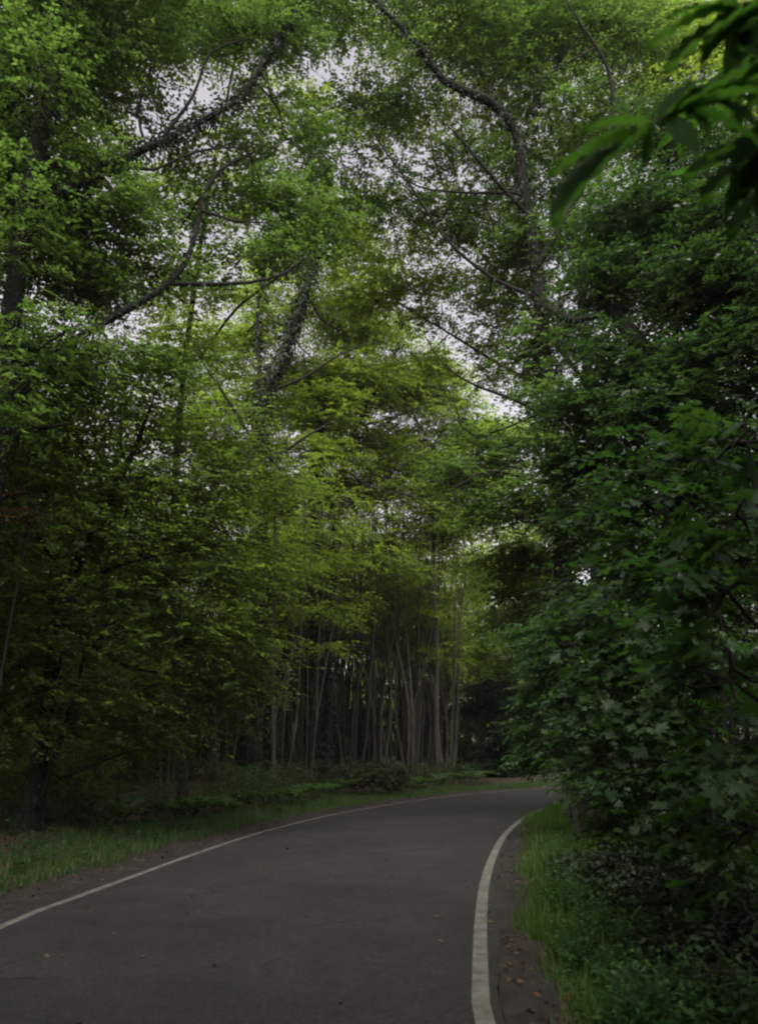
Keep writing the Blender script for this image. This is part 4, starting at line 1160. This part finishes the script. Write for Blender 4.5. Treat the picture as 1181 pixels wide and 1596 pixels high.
rush = np.random.default_rng(3)
px_tree('rounded_bush', 'rounded brownish-green bush on the verge in front of the coppice', 61,
        trunk=[(580, 1225, 31, .03), (580, 1205, 31, .02), (580, 1190, 31, .01)], boughs=[],
        clumps=[(580, 1212, 31, 45, 22, 2.2), (560, 1200, 31, 30, 18, 1.8), (605, 1205, 31, 30, 20, 1.8)], leaf=.09, shape='kite',
        lmat=LEAF_BROWNISH, bark=BARK, cat='shrub', crown='foliage', twigs=True, tilt=1.0, twig=.5)
px_tree('russet_sapling', 'small sapling with russet leaves at the far left in front of the layered tree', 62,
        trunk=[(-30, 1330, 12.8, .03), (-5, 1100, 12.8, .025), (30, 900, 12.8, .018), (55, 790, 12.8, .008)], boughs=[],
        clumps=[(60, 800, 12.8, 40, 28, .3), (50, 770, 12.8, 25, 15, .25)], leaf=.08, lmat=LEAF_RED, bark=BARK_DARK, cat='tree', nsub=4)

# ------------------------------------------------------------------ light, sky, camera
w = bpy.data.worlds.new('World')
SC.world = w
w.use_nodes = True
nt = w.node_tree
nt.nodes.clear()
out = nt.nodes.new('ShaderNodeOutputWorld')
bg = nt.nodes.new('ShaderNodeBackground')
sky = nt.nodes.new('ShaderNodeTexSky')
sky.sky_type = 'NISHITA'
sky.sun_disc = False
SUN_EL, SUN_AZ = math.radians(58), math.radians(194)
sky.sun_elevation = SUN_EL
sky.sun_rotation = SUN_AZ
sky.dust_density = 3
hs = nt.nodes.new('ShaderNodeHueSaturation')
hs.inputs['Saturation'].default_value = .16
nt.links.new(sky.outputs[0], hs.inputs['Color'])
tint = nt.nodes.new('ShaderNodeMix')
tint.data_type = 'RGBA'
tint.blend_type = 'MULTIPLY'
tint.inputs[0].default_value = 1
tint.inputs[7].default_value = (1.5, 1.40, 1.43, 1)
nt.links.new(hs.outputs[0], tint.inputs[6])
nt.links.new(tint.outputs[2], bg.inputs[0])
bg.inputs[1].default_value = .15
nt.links.new(bg.outputs[0], out.inputs[0])

sl = bpy.data.lights.new('sun', 'SUN')
sl.energy = 5.0
sl.angle = math.radians(55)
sl.color = (1, .975, .93)
so = bpy.data.objects.new('sun', sl)
COL.objects.link(so)
# sun_rotation is measured clockwise from +Y
dirv = np.array([math.sin(SUN_AZ) * math.cos(SUN_EL), math.cos(SUN_AZ) * math.cos(SUN_EL), math.sin(SUN_EL)])
from mathutils import Vector
so.rotation_euler = Vector([float(c) for c in dirv]).to_track_quat('Z', 'Y').to_euler()

cam = bpy.data.cameras.new('camera')
cam.sensor_fit = 'VERTICAL'
cam.sensor_height = 36
cam.lens = 36 * F / 1596
cam.clip_start = .05
cam.clip_end = 3000
cam.dof.use_dof = True
cam.dof.focus_distance = 20
cam.dof.aperture_fstop = 1.8
co = bpy.data.objects.new('camera', cam)
COL.objects.link(co)
co.location = (0, 0, H)
co.rotation_euler = (math.pi / 2 + PITCH, 0, 0)
SC.camera = co

SC.render.engine = 'CYCLES'
cy = SC.cycles
cy.use_denoising = True
cy.max_bounces = 7
cy.diffuse_bounces = 4
cy.glossy_bounces = 2
cy.transmission_bounces = 4
cy.transparent_max_bounces = 4
cy.caustics_reflective = False
cy.caustics_refractive = False
cy.filter_width = 2.2
vs = SC.view_settings
vs.view_transform = 'Standard'
vs.look = 'None'
vs.exposure = .3
vs.gamma = 1




# ------------------------------------------------------------------ thin haze volume, added to lift the mid-distance shadows
hm, hnt, hout = new_mat('haze')
pv = hnt.nodes.new('ShaderNodeVolumePrincipled')
pv.inputs['Color'].default_value = (.92, .95, .93, 1)
pv.inputs['Density'].default_value = .0003
pv.inputs['Anisotropy'].default_value = .2
hnt.links.new(pv.outputs[0], hout.inputs['Volume'])
a_, z0_, z1_ = 960., -4., 60.
hv = [(sx * a_, sy * a_, z) for z in (z0_, z1_) for sx, sy in ((-1, -1), (1, -1), (1, 1), (-1, 1))]
hf = [(3, 2, 1, 0), (4, 5, 6, 7), (0, 1, 5, 4), (1, 2, 6, 5), (2, 3, 7, 6), (3, 0, 4, 7)]
tag(add_mesh('haze', hv, hf, 4, hm), 'faint haze added between the trees to lift their shadows', 'haze', kind='stuff')
